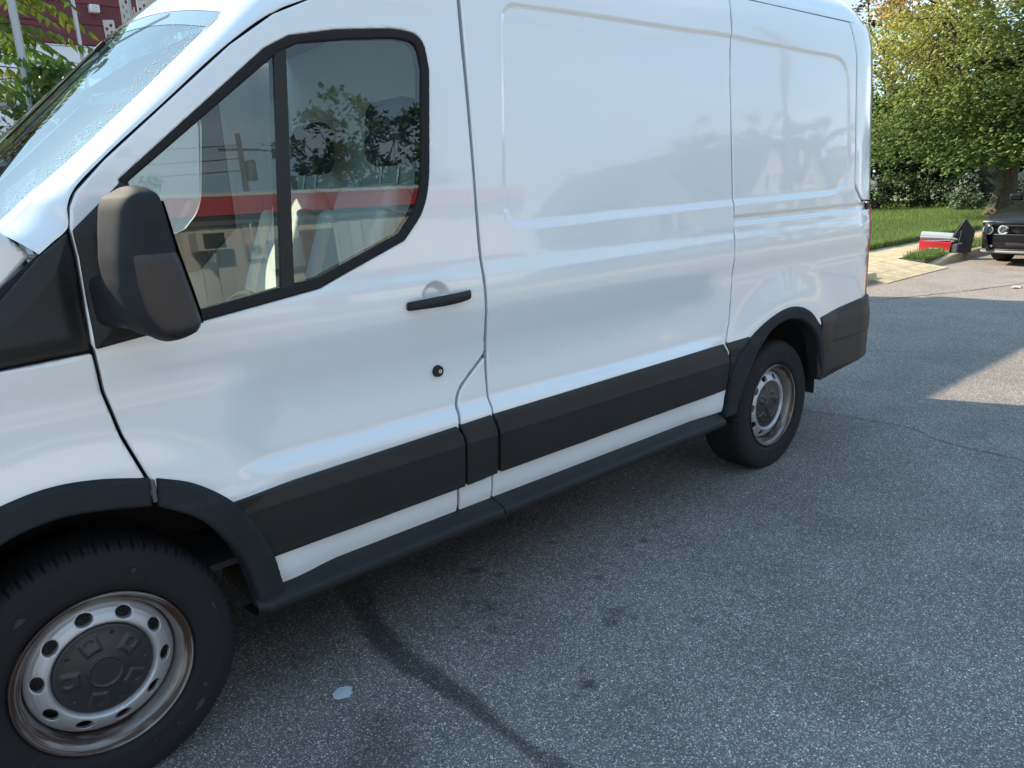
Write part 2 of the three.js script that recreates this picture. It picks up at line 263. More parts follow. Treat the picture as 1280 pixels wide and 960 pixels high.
// grass blades
{
  const tuft = (() => { const P = [], I = []; for (let k = 0; k < 5; k++) { const a = k * 2.4, r = .018 * (k % 3), x = Math.cos(a) * r, z = Math.sin(a) * r, l = .05 + .025 * ((k * 7) % 3), b = .02 + .01 * (k % 2), w = .004, o = P.length / 3; P.push(x - w * Math.sin(a), 0, z + w * Math.cos(a), x + w * Math.sin(a), 0, z - w * Math.cos(a), x + b * Math.cos(a), l, z + b * Math.sin(a)); I.push(o, o + 1, o + 2); } const g = new THREE.BufferGeometry(); g.setAttribute('position', new THREE.Float32BufferAttribute(P, 3)); g.setIndex(I); g.computeVertexNormals(); return g; })();
  const bladeMat = phys([1, 1, 1], 1, { transmission: .35, thickness: 0, side: THREE.DoubleSide });
  const spots = []; let guard = 0;
  while (spots.length < 90000 && guard++ < 9e5) {
    const x = 13.2 + 24 * Math.pow(rnd(), 1.6), z = -4.48 - 13 * Math.pow(rnd(), 1.3); spots.push([x, KH + .015, z, rr(.7, 1.5), .75 + .5 * fbm(x * .5, z * .5, 0, 3)]);
  }
  for (let k = 0; k < 9000; k++) { const x = rr(11, 20), e = Math.abs(rnd() - rnd()); spots.push([x, KH + .012, -4.455 - .16 * e + .03 * fbm(x * 5, 0), rr(1, 2.0), 1.15]); }
  for (let k = 0; k < 6000; k++) { const x = 13.1 + 9 * rnd(), z = -3.37 + .36 * rnd(); if (x < 14.1 && z < -3.34 + .0) continue; const den = fbm(x * 2.2, z * 4, 2, 3) + (x < 14.1 ? .2 : 0); if (den < .45) continue; spots.push([x, .10, z, rr(.9, 1.7), 1.05]); }
  for (let k = 0; k < 500; k++) { const a = rnd() * 6.28, q = Math.sqrt(rnd()); spots.push([13.55 + .42 * q * Math.cos(a), .105, -3.06 + .09 * q * Math.sin(a), rr(.5, .9), 1.1]); }
  for (let k = 0; k < 260; k++) { const a = rnd() * 6.28, q = Math.sqrt(rnd()); spots.push([10.45 + .3 * q * Math.cos(a), .11, -2.98 + .07 * q * Math.sin(a), rr(.8, 1.5), 1.25]); }
  const m = new THREE.InstancedMesh(tuft, bladeMat, spots.length), M = new THREE.Matrix4(), q = new THREE.Quaternion(), c = new THREE.Color();
  spots.forEach(([x, y, z, s, t], i) => { q.setFromAxisAngle(V(0, 1, 0), rnd() * 6.28); M.compose(V(x, y, z), q, V(s, s * rr(.8, 1.2), s)); m.setMatrixAt(i, M); const k = t * rr(.75, 1.25); c.setRGB(.125 * k * rr(.8, 1.3), .20 * k, .040 * k); m.setColorAt(i, c); });
  m.name = 'grass'; m.castShadow = m.receiveShadow = true; scene.add(m); tag(m, 'short green grass of the mown lawn and the strip by the kerb', 'grass', null, 'stuff');
}
// ---------------------------------------------------------------- the van
// wear on the paint: road film low down, faint run-off streaks, specks (the map covers 5.12 x 2.56 m)
const paintTex = texture(2048, 1024, (i, j) => {
  const x = i / 400, y = j / 400, n = fbm(x * 3, y * 3, 1, 4), st = fbm(x * 38, y * 1.1, 2, 3), low = step(.62, .40, y + .12 * (n - .5)), sp = hash3(i >> 1, j >> 1, 5) > .9988 && n > .45 ? .16 : 0;
  const d = .045 * step(.50, .75, st) * step(.3, .7, n) + low * (.10 + .16 * step(.45, .7, fbm(x * 9, y * 9, 3, 4))) + sp + .025 * n; return [1 - d * .92, 1 - d, 1 - d * 1.12];
}, [1 / 5.12, 1 / 2.56]);
const plasticTex = texture(512, 512, (i, j) => { const m = tnoise(i / 64, j / 64, 8) * .6 + tnoise(i / 16, j / 16, 32) * .4, g = rnd(), v = .80 + .14 * m + .09 * (g - .5); return [v * 1.01, v, v * .98]; });
const cleanWhite = phys([.67, .71, .735], .16, { ior: 1.75, clearcoat: 1, clearcoatRoughness: .03 });
const white = phys([.70, .74, .765], .16, { ior: 1.75, clearcoat: 1, clearcoatRoughness: .03, map: paintTex });
const blackPlastic = phys([.021, .022, .0235], .5, { specularIntensity: .6, map: plasticTex });
const greyPlastic = phys([.026, .031, .037], .7, { specularIntensity: .32, map: plasticTex });
const rubber = phys([.009, .009, .010], .7, { specularIntensity: .6 });
const darkCavity = std([.012, .012, .013], .95);
const glassMat = phys([.84, .92, .90], 0, { transmission: 1, thickness: 0, ior: 1.75, specularColor: lin(.50, .80, 1) });
const PY = [.30, .41, .46, .51, .60, .70, .750, .772, .792, .815, .84, .92, 1.0, 1.08, 1.15, 1.24, 1.30, 1.38, 1.7, 2.05, 2.14, 2.22, 2.30, 2.36, 2.43, 2.48, 2.52];
const PZ = [-.06, -.045, -.032, -.026, -.016, -.008, -.003, -.0045, -.013, -.0270, -.0300, -.0345, -.031, -.016, -.004, -.005, -.0145, -.020, -.036, -.0535, -.0585, -.067, -.084, -.108, -.165, -.235, -.36];
const profile = (() => { // monotone cubic, sampled
  const n = PY.length, m = []; for (let i = 0; i < n; i++) { if (i === 0 || i === n - 1) { m.push(0); continue; } m.push((PZ[i + 1] - PZ[i - 1]) / (PY[i + 1] - PY[i - 1])); }
  const f = y => { if (y <= PY[0]) return PZ[0]; if (y >= PY[n - 1]) return PZ[n - 1]; let i = 0; while (y > PY[i + 1]) i++; const h = PY[i + 1] - PY[i], t = (y - PY[i]) / h, t2 = t * t, t3 = t2 * t; return PZ[i] * (2 * t3 - 3 * t2 + 1) + m[i] * h * (t3 - 2 * t2 + t) + PZ[i + 1] * (-2 * t3 + 3 * t2) + m[i + 1] * h * (t3 - t2); };
  const tab = new Float32Array(2301); for (let k = 0; k <= 2300; k++) tab[k] = f(.25 + k * .001);
  return y => { const q = clamp((y - .25) * 1000, 0, 2299.999), k = Math.floor(q); return tab[k] + (tab[k + 1] - tab[k]) * (q - k); };
})();
const corner = (x, x0, a, b) => x <= x0 ? 0 : b * (1 - Math.sqrt(Math.max(0, 1 - Math.min(1, (x - x0) / a) ** 2)));
const dents = [[1.62, 1.05, .035, .0011], [2.35, .92, .05, .0013], [2.1, 1.72, .06, .0010], [.75, 1.02, .04, .0010], [3.15, 1.12, .06, .0016], [3.6, 1.05, .05, .0016], [3.42, 1.62, .07, .0013], [2.55, 1.28, .03, .0008]];
const recess = outline([[1.425, 1.392, .10], [1.492, 2.136, .07], [2.831, 2.148], [3.95, 2.128, .16], [3.985, 1.425, .2], [2.789, 1.412]]);
function bodyZ(x, y) {
  let z = profile(y);
  // the scooped lower flank is filled out ahead of the door's middle and round the rear arch
  if (y > .74 && y < 1.16) { const k = 1 - step(.36, .56, x) * (1 - step(2.55, 2.8, x)); z = mix(z, -.008, k * step(.74, .78, y) * step(1.16, 1.04, y)); }
  const a = Math.hypot(x - 3.3, (y - .36) * 1.06); if (x > 2.5 && y < 1.2) z += .024 * step(.78, .52, a);
  const b = Math.hypot(x, (y - .36) * 1.06); if (x < .9 && y < 1.1) z += .018 * step(.70, .52, b);
  if (x > 1.35 && x < 4.1 && y > 1.33 && y < 2.2) { const d = recess(x, y); z -= .0075 * step(-.004, y < 1.46 ? .030 : .016, d); }
  if (x > 2.83 && y > 1.30 && y < 1.39) z -= .014 * step(1.372, 1.352, y) * step(1.318, 1.334, y) * step(4.27, 4.25, x); // slider rail
  if (y < 1.33 && x > .3 && x < 1.33) { z -= .003 * Math.exp(-(((y - 1.20 + .06 * (x - 1)) / .018) ** 2)) * 0; const c = ((x - 1.108) / .055) ** 2 + ((y - 1.208) / .048) ** 2; z -= .024 * step(1.0, .3, c); }
  z += .0012 * Math.sin(x * 3.1 + 1) * Math.sin(y * 4.3) ; // slight waviness of real sheet metal
  z += .0011 * (fbm(x * 2.3 + 5, y * 2.3, 4, 2) - .5) + .00022 * (vnoise(x * 13, y * 13, 6) - .5);
  for (const [a, b, r, h] of dents) { const e = (x - a) ** 2 + (y - b) ** 2; if (e < r * r * 9) z -= h * Math.exp(-e / (r * r)); }
  z -= corner(x, 4.08, .36, .16);
  return z;
}
const upper = (x, y) => bodyZ(x, y);
const plus = (o) => (x, y) => profile(y) + o;
const van = thing('cargo_van', 'large white cargo van with black side mouldings parked along the kerb, filling the photo', 'van');
// --- outlines measured on the flank (x along the van, y up)
const winHole = outline([[.226, 1.594], [.64, 1.92], [.715, 1.958], [.865, 1.987], [1.055, 2.007, .03], [1.158, 2.0, .09], [1.17, 1.90], [1.122, 1.50, .12], [1.015, 1.393], [.706, 1.28], [.36, 1.236], [.31, 1.236]]);
const winGlass = outline([[.24, 1.590], [.674, 1.916], [.737, 1.944], [.888, 1.967], [1.055, 1.984, .02], [1.136, 1.978, .07], [1.145, 1.90], [1.096, 1.51, .10], [1.002, 1.411], [.711, 1.307], [.37, 1.261], [.325, 1.258]]);
const doorLine = outline([[.098, 1.198], [.104, 1.096], [.127, .976], [.166, .852], [.184, .80], [.27, .765], [.35, .69], [.42, .57], [.455, .413], [1.165, .416], [1.163, .52], [1.170, .76, .03], [1.186, .864, .04], [1.322, .978, .02], [1.314, 1.154], [1.311, 1.344], [1.314, 1.579], [1.314, 1.805], [1.311, 2.17, .06], [1.0, 2.14], [.79, 2.062], [.677, 2.013], [.546, 1.926], [.347, 1.764], [.199, 1.643], [.125, 1.572], [.106, 1.538], [.097, 1.489], [.100, 1.425], [.098, 1.332], [.092, 1.218]]);
const G = .0028;
const door = mesh('front_door', sheet(minus(doorLine, winHole), bodyZ, { cell: .007, gap: G }), cleanWhite, van);
{
  const sealZ = (x, y) => profile(y) + .0035;
  mesh('window_seal', sheet(minus(winHole, winGlass), sealZ, { cell: .004, gap: -.003, r: .007, depth: .03 }), rubber, door);
  mesh('window_bar', sheet(outline([[.664, 1.915], [.704, 1.94], [.630, 1.27], [.588, 1.262]]), (x, y) => profile(y) + .001, { cell: .004, r: .004, depth: .03 }), blackPlastic, door);
  const gz = (x, y) => -.026 - .05 * (y - 1.38);
  mesh('window_glass', sheet(winHole, gz, { cell: .03, r: 0, depth: 0 }), glassMat, door);
  // sail and mirror
  const sail = outline([[.099, 1.2], [.101, 1.33], [.103, 1.42], [.100, 1.485], [.226, 1.594], [.252, 1.575], [.352, 1.247], [.345, 1.231]]);
  mesh('mirror_base', sheet(sail, (x, y) => profile(y) + .006 + .012 * step(.0, .05, sail(x, y)), { cell: .006, gap: G, r: .004 }), blackPlastic, door);
  // housing: slices from bottom to top, each a rounded box swept back towards its outer end
  const Y = [1.222, 1.228, 1.243, 1.265, 1.30, 1.36, 1.42, 1.48, 1.53, 1.556, 1.570, 1.576], X0 = [.215, .198, .176, .154, .132, .122, .124, .133, .143, .156, .178, .195], X1 = [.235, .262, .287, .297, .292, .280, .267, .257, .250, .243, .232, .21];
  const ip = (A, y) => { let i = 0; while (i < Y.length - 2 && y > Y[i + 1]) i++; return mix(A[i], A[i + 1], clamp((y - Y[i]) / (Y[i + 1] - Y[i]))); };
  const MZ = .14, MH = .088, shear = .10;
  const mp = (u, y, o = 0) => { // u = angle about the vertical
    const a = ip(X0, y), b = ip(X1, y), w0 = (b - a) / 2, t = clamp(Math.min((y - 1.222) / .03, (1.576 - y) / .03)), kk = Math.sqrt(Math.max(1e-4, 1 - (1 - t) ** 2)), hz = MH * kk, hx = Math.max(w0 - shear * .05, .03) * kk;
    const e = .55, c = Math.cos(u), s = Math.sin(u), px = Math.sign(c) * Math.abs(c) ** e * (hx + o), pz = Math.sign(s) * Math.abs(s) ** e * (hz + o);
    return [(a + b) / 2 + px + pz * shear - .006, y, MZ + pz];
  };
  const mirror = mesh('wing_mirror', surf(64, 44, (u, v) => { const yy = 1.222 + .354 * (.5 - .5 * Math.cos(v * Math.PI)); return mp(-u * 2 * Math.PI, yy); }), greyPlastic, door);
  if (0) mesh('mirror_cap', surf(40, 2, (u, v) => { const q = mp(-u * 2 * Math.PI, 1.5755); return [mix(q[0], .170, v), 1.5758 + .002 * v, mix(q[2], MZ, v)]; }), greyPlastic, mirror);
  // the lower outer cover set a little proud, with a fine joint round it
  const lensMat = phys([.018, .018, .021], .38);
  const u0 = .42, u1 = 2.02;
  const lens = surf(26, 22, (u, v) => { const yy = 1.243 + .188 * v - .03 * 0, uu = mix(u1, u0, u), ed = Math.min(u, 1 - u, v, 1 - v), o = .0035 * Math.sqrt(clamp(ed / .12)); return mp(uu, yy, o - .0008); });
  mesh('mirror_lens', lens, lensMat, mirror);
  const joint = []; for (let k = 0; k <= 10; k++) joint.push(mp(.62 - .02 * k, 1.432 + .0138 * k, .0002)); mesh('mirror_joint', tube(joint, .0013, 5, 30), darkCavity, mirror);
  const arm = new RoundedBoxGeometry(.10, .12, .17, 3, .022); arm.applyMatrix4(new THREE.Matrix4().makeShear(0, 0, 0, 0, .25, 0)); arm.translate(.178, 1.315, .05); mesh('mirror_arm', arm, blackPlastic, mirror);
  mesh('mirror_glass', surf(8, 8, (u, v) => { const y = 1.26 + .28 * v, z = MZ + (u - .5) * .14; return [ip(X1, y) + (z - MZ) * shear - .012, y, z]; }), std([.7, .7, .72], .03, { metalness: 1 }), mirror);
  // handle and lock
  const hp = [[.990, 1.187, .004], [1.005, 1.190, .020], [1.06, 1.1925, .033], [1.12, 1.194, .036], [1.18, 1.196, .033], [1.228, 1.199, .022], [1.243, 1.2, .004]];
  const hc = new THREE.CatmullRomCurve3(hp.map(p => V(...p)));
  const handle = mesh('door_handle', surf(40, 14, (u, v) => { const q = hc.getPoint(u), a = v * 2 * Math.PI, e = Math.sqrt(clamp(Math.min(u, 1 - u) / .05)), w = (.0155 - .002 * Math.cos(u * 6)) * (.35 + .65 * e); return [q.x, q.y + w * Math.sign(Math.sin(a)) * Math.abs(Math.sin(a)) ** .7, q.z + profile(1.2) + .008 * Math.cos(a)]; }), blackPlastic, door);
  const lock = mesh('door_lock', new THREE.CylinderGeometry(.0185, .0205, .012, 28).rotateX(Math.PI / 2).translate(1.113, .953, profile(.953) + .006), blackPlastic, door);
  mesh('key_barrel', new THREE.CylinderGeometry(.0066, .0066, .0045, 20).rotateX(Math.PI / 2).translate(1.116, .9525, profile(.953) + .0132), std([.75, .68, .5], .35, { metalness: .9 }), lock);
  mesh('keyhole', box(1.1152, 1.1168, .949, .956, profile(.953) + .0150, profile(.953) + .0162), darkCavity, lock);
  mesh('window_trim_panel', sheet(minus(outline([[.12, 1.0], [.12, 1.5], [.6, 1.93], [1.29, 2.05], [1.29, .47], [.52, .47], [.50, .95]]), winHole), (x, y) => profile(y) - .06, { cell: .03, r: 0, depth: 0 }), std([.03, .032, .035], .8), door);
}
const moldZ = (o = .027) => (x, y) => Math.max(profile(Math.min(y, .745)) + o - .27 * Math.max(0, y - .688) + .003 * step(.56, .52, y), bodyZ(x, y) + .006);
const mold = (pts, parent, cell = .006) => mesh('side_moulding', sheet(outline(pts), moldZ(), { cell, gap: .002, r: .005, depth: .03 }), blackPlastic, parent);
mold([[.355, .732], [1.157, .757], [1.176, .70], [1.176, .528], [.462, .521], [.43, .60], [.395, .675]], door);
// --- pillar strip, cargo side, quarter
mesh('pillar_panel', sheet(outline([[1.193, .862, .04], [1.322, .968], [1.319, .76], [1.321, .42], [1.171, .416], [1.169, .52], [1.176, .76]]), bodyZ, { cell: .007, gap: .0015 }), cleanWhite, van);
mold([[1.163, .757], [1.312, .7625], [1.326, .70], [1.326, .5345], [1.183, .528], [1.183, .70]], van);
const slider = mesh('cargo_side_door', sheet(outline([[1.324, .42], [1.322, .75], [1.329, .98], [1.320, 1.154], [1.317, 1.344], [1.320, 1.58], [1.322, 1.8], [1.318, 2.318], [2.852, 2.318], [2.832, 1.96], [2.839, 1.615], [2.839, 1.40], [2.832, 1.29], [2.818, 1.07], [2.800, .88], [2.768, .78], [2.79, .73], [2.782, .60], [2.768, .432]]), bodyZ, { cell: .008, gap: G * .8 }), cleanWhite, van);
mold([[1.313, .7625], [2.748, .7785], [2.781, .715], [2.778, .60], [2.768, .545], [1.337, .5345], [1.333, .70]], slider);
const quarter = mesh('rear_quarter_panel', sheet(outline([[2.856, 2.318], [2.836, 1.96], [2.843, 1.615], [2.843, 1.40], [2.836, 1.29], [2.822, 1.07], [2.804, .88], [2.773, .785], [2.796, .735], [2.80, .62], [2.90, .72], [3.07, .815], [3.33, .862], [3.51, .815], [3.62, .73], [3.70, .74], [4.13, .79], [4.305, .80], [4.305, 1.355], [4.13, 1.372, .03], [4.040, 1.455, .03], [4.038, 2.14], [3.992, 2.318]]), bodyZ, { cell: .008, gap: G * .7 }), cleanWhite, van);
mold([[2.755, .7785], [2.96, .786], [2.87, .72], [2.81, .64], [2.786, .58], [2.789, .715]], quarter);
mesh('rail_end_cap', box(4.215, 4.262, 1.325, 1.362, -.055, -.030, .006), blackPlastic, quarter);
mesh('rear_pillar_panel', sheet(outline([[4.046, 1.46, .03], [4.137, 1.379, .03], [4.436, 1.372], [4.438, 2.06], [4.42, 2.2], [4.34, 2.318], [3.998, 2.322], [4.043, 2.14]]), bodyZ, { cell: .008, gap: G * .6 }), cleanWhite, van);
mesh('tail_lamp', sheet(outline([[4.309, .805], [4.438, .805], [4.438, 1.368], [4.309, 1.353]]), (x, y) => bodyZ(x, y) + .006, { cell: .008, gap: .001, r: .01 }), phys([.42, .015, .015], .15, { clearcoat: 1 }), van);
// fender, bonnet edge, black trim below the screen pillar
mesh('front_fender', sheet(outline([[.0945, 1.198], [.1005, 1.096], [.1235, .976], [.1625, .852], [.181, .80], [.05, .85], [-.05, .86], [-.2, .83], [-.33, .73], [-.43, .58], [-.47, .42], [-.9, .42], [-.96, .8, .15], [-.8, 1.08, .2], [-.25, 1.18]]), bodyZ, { cell: .01, gap: G }), cleanWhite, van);
const fsail = outline([[.092, 1.2], [.094, 1.33], [.096, 1.42], [.0925, 1.482], [.024, 1.429], [-.067, 1.341], [-.22, 1.235], [-.30, 1.17], [-.096, 1.191]]);
mesh('pillar_base_trim', sheet(fsail, (x, y) => profile(y) + .004 + .012 * step(.006, .05, fsail(x, y)), { cell: .006, gap: G, r: .004 }), blackPlastic, van);
mesh('bonnet_side', sheet(outline([[.021, 1.433], [-.040, 1.50], [-.2, 1.43], [-.5, 1.27], [-.9, 1.05], [-.8, 1.08], [-.25, 1.185], [-.07, 1.345]]), (x, y) => profile(y) - .05 * step(.0, .10, y - (1.30 + .9 * x)), { cell: .01, gap: .002, r: .006 }), cleanWhite, van);
mesh('bonnet', surf(20, 30, (u, v) => { const z = mix(-.075, -1.955, v), s = (z + 1.015) / .94, x = mix(-1.0, -.02, u); return [x - .10 * (1 - s * s), mix(1.0, 1.42, u) + .05 * (1 - s * s) - .12 * (1 - u) ** 2, z]; }), cleanWhite, van);
mesh('front_grille', new RoundedBoxGeometry(.2, .75, 1.8, 3, .08).translate(-.98, .72, -1.015), blackPlastic, van);
// --- wheel arch trims: rings round the arches
const arcTrim = (o, i) => outline([...spline(o, 6), ...spline(i, 6).reverse()]);
const trimZ = (x, y) => Math.max(bodyZ(x, Math.max(y, .46)), -.024) + .016 + .006 * step(.9, .5, y);
mesh('wheel_arch_trim', sheet(arcTrim([[2.775, .405], [2.797, .613], [2.868, .719], [3.061, .826], [3.332, .878], [3.535, .821], [3.664, .671], [3.74, .442]], [[2.86, .405], [2.875, .46], [2.935, .60], [3.03, .728], [3.185, .803], [3.343, .812], [3.495, .762], [3.607, .656], [3.70, .435]]), trimZ, { cell: .006, r: .014, depth: .07 }), greyPlastic, van);
mesh('wheel_arch_trim', sheet(arcTrim([[.181, .857], [.271, .816], [.364, .737], [.423, .644], [.464, .539], [.488, .415]], [[.175, .777], [.257, .722], [.317, .650], [.371, .544], [.400, .43], [.405, .36]]), trimZ, { cell: .005, gap: .002, r: .012, depth: .07 }), greyPlastic, door);
mesh('wheel_arch_trim', sheet(arcTrim([[-.49, .41], [-.45, .6], [-.36, .76], [-.25, .85], [-.152, .884], [-.051, .899], [.051, .890], [.170, .860]], [[-.405, .38], [-.38, .53], [-.31, .66], [-.24, .745], [-.16, .795], [-.065, .815], [.021, .811], [.162, .782]]), trimZ, { cell: .005, gap: .002, r: .012, depth: .07 }), greyPlastic, van);
mesh('arch_joint_clip', box(.166, .179, .79, .852, .000, .012, .003), std([.10, .10, .11], .5), van);
// --- bumper corner, step
const bump = (x, y) => x < 3.95 ? Math.max(bump0(x, y), bodyZ(x, y) + .007) : bump0(x, y);
const bump0 = (x, y) => profile(.72) + .016 - corner(x, 4.15, .30, .17) + .006 * step(.605, .625, y) - .014 * step(.70, .80, y) - .008 * step(.46, .42, y);
const bumper = mesh('rear_bumper', sheet(outline([[3.64, .780], [4.13, .816], [4.448, .815], [4.448, .455], [4.24, .448, .05], [3.72, .405], [3.665, .43], [3.64, .62], [3.655, .70]]), bump, { cell: .008, gap: .002, r: .006, depth: .05 }), blackPlastic, van);
mesh('bumper_bar', new RoundedBoxGeometry(.24, .33, 1.76, 3, .04).translate(4.36, .62, -1.015), blackPlastic, bumper);
mesh('bumper_step_plate', merge([0, 1, 2, 3].map(k => box(4.47, 4.535, .64 + k * .022, .655 + k * .022, -.30 - .02 * (k % 2), -.22, .003))), std([.75, .75, .74], .5, { metalness: .3 }), bumper);
const stepProf = [[-.12, .43], [-.046, .428], [-.01, .418], [.022, .408], [.034, .398], [.037, .385], [.033, .374], [.018, .362], [-.02, .35], [-.12, .345]];
function sideStep(x0, x1, e0, e1) { const g = surf(24, stepProf.length - 1, (u, v) => { const k = Math.round(v * (stepProf.length - 1)), [z, y] = stepProf[k], x = mix(x0, x1, u), t = Math.max(e0 ? 1 - clamp((x - x0) / .05) : 0, e1 ? 1 - clamp((x1 - x) / .04) : 0), q = x < 1 ? .03 * clamp(1 - (x - x0) / .02) ** 2 : .085 * t * t; return [x, y - (e0 ? .006 * t : 0) + .012 * clamp((x - .4) / 2.4), Math.max(z - q * clamp((z + .1) / .13), -.12)]; }); return toCreasedNormals(g, .6); }
mesh('side_step', sideStep(.398, 1.319, 1, 0), blackPlastic, van);
mesh('side_step', sideStep(1.323, 2.79, 0, 1), blackPlastic, van);
// --- screen pillar and roof edge
const PA = [[.026, 1.436], [.055, 1.459], [.0945, 1.492], [.1025, 1.540], [.1215, 1.576], [.196, 1.6465], [.344, 1.7675], [.543, 1.929], [.674, 2.0165], [.787, 2.0655]];
const PB = [[-.042, 1.495, -.125], [-.015, 1.512, -.138], [.025, 1.546, -.14], [.06, 1.576, -.14], [.095, 1.602, -.14], [.24, 1.722, -.14], [.39, 1.853, -.14], [.545, 1.990, -.14], [.64, 2.075, -.14], [.76, 2.150, -.138]];
const pillarFn = (a0, a1) => { const A = PA.slice(a0, a1).map(([x, y]) => V(x + .0012, y - .0018, profile(y) - .0015)), B = PB.slice(a0, a1).map(p => V(...p)); const ca = new THREE.CatmullRomCurve3(A, false, 'centripetal'), cb = new THREE.CatmullRomCurve3(B, false, 'centripetal'); return surf(60, 14, (u, v) => { const p = ca.getPoint(u), q = cb.getPoint(u), k = v, bul = .009 * Math.sin(Math.PI * Math.min(1, k * 1.15)) ; const r = p.clone().lerp(q, k); const e = .006 * (1 - Math.sqrt(clamp(k / .08))) + .02 * step(.93, 1, k); return [r.x - bul * .35, r.y + bul * .5, r.z + bul * .6 - e]; }); };
mesh('screen_pillar', pillarFn(0, 10), cleanWhite, van);
mesh('roof_side_panel', sheet(outline([[.80, 2.075], [1.0, 2.150], [1.312, 2.182], [1.314, 2.322], [2.10, 2.322], [2.10, 2.392], [1.6, 2.375], [1.33, 2.345], [1.0, 2.262], [.78, 2.15]]), (x, y) => profile(y), { cell: .012 }), cleanWhite, van);
// --- windscreen
const screenPt = (u, v, o = 0) => { // u from the near pillar to the far one, v up
  const z = mix(-.138, -1.892, u), s = (z + 1.015) / .877, bow = .098 * (1 - s * s) + o, ex = mix(-.42, .585, v), ey = 1.497 + .893 * ex;
  return [ex - .67 * bow + .07 * (1 - s * s) * v * v * .6, ey + .74 * bow + .05 * (1 - s * s) * v * v * .6, z];
};
const screenGlass = phys([.16, .34, .40], 0, { transmission: 1, thickness: 0, ior: 2.2, specularColor: lin(.36, .80, 1) });
const screen = mesh('windscreen', surf(60, 40, (u, v) => screenPt(u, v)), screenGlass, van);
mesh('screen_band', surf(60, 3, (u, v) => screenPt(u, mix(.955, 1.0, v), .001)), phys([.02, .03, .035], .08, { clearcoat: 1 }), screen);
for (const [a, c] of [[-.004, .008], [.985, 1.005]]) mesh('screen_border', surf(3, 60, (u, v) => screenPt(mix(a, c, u), v, .0015)), rubber, screen);
{ // drops of dew along the near edge and the top of the screen
  const dg = new THREE.SphereGeometry(1, 6, 3, 0, Math.PI * 2, 0, Math.PI / 2), n = 1700, dm = new THREE.InstancedMesh(dg, phys([.92, .97, 1], .02, { transmission: .55, thickness: 0, ior: 1.6 }), n), M = new THREE.Matrix4(), q = new THREE.Quaternion(), nn = V(-.6, .72, .25).normalize(); q.setFromUnitVectors(V(0, 1, 0), nn);
  for (let k = 0; k < n; k++) { const near = k < 1400; const u = near ? .010 + .06 * Math.pow(rnd(), 1.9) : .02 + .45 * rnd(), v = near ? .42 + .56 * rnd() : .985 - .06 * rnd() ** 2, p = screenPt(u, v, .001), s = (near ? .0007 : .0005) + (near ? .0017 : .0012) * rnd() ** 2.6; M.compose(V(...p), q, V(s, s * .55, s)); dm.setMatrixAt(k, M); }
  dm.name = 'water_drops'; dm.userData.kind = 'stuff'; screen.add(dm);
  const wp = v => screenPt(.34 + .16 * (v - .5), v, .010); const pts = []; for (let k = 0; k <= 8; k++) pts.push(wp(mix(.60, .90, k / 8)));
  const wiper = mesh('wiper', tube(pts, .004, 6, 30), rubber, van);
  mesh('wiper_tip', new RoundedBoxGeometry(.045, .014, .02, 2, .005).rotateZ(.75).translate(...wp(.905)), rubber, wiper);
}
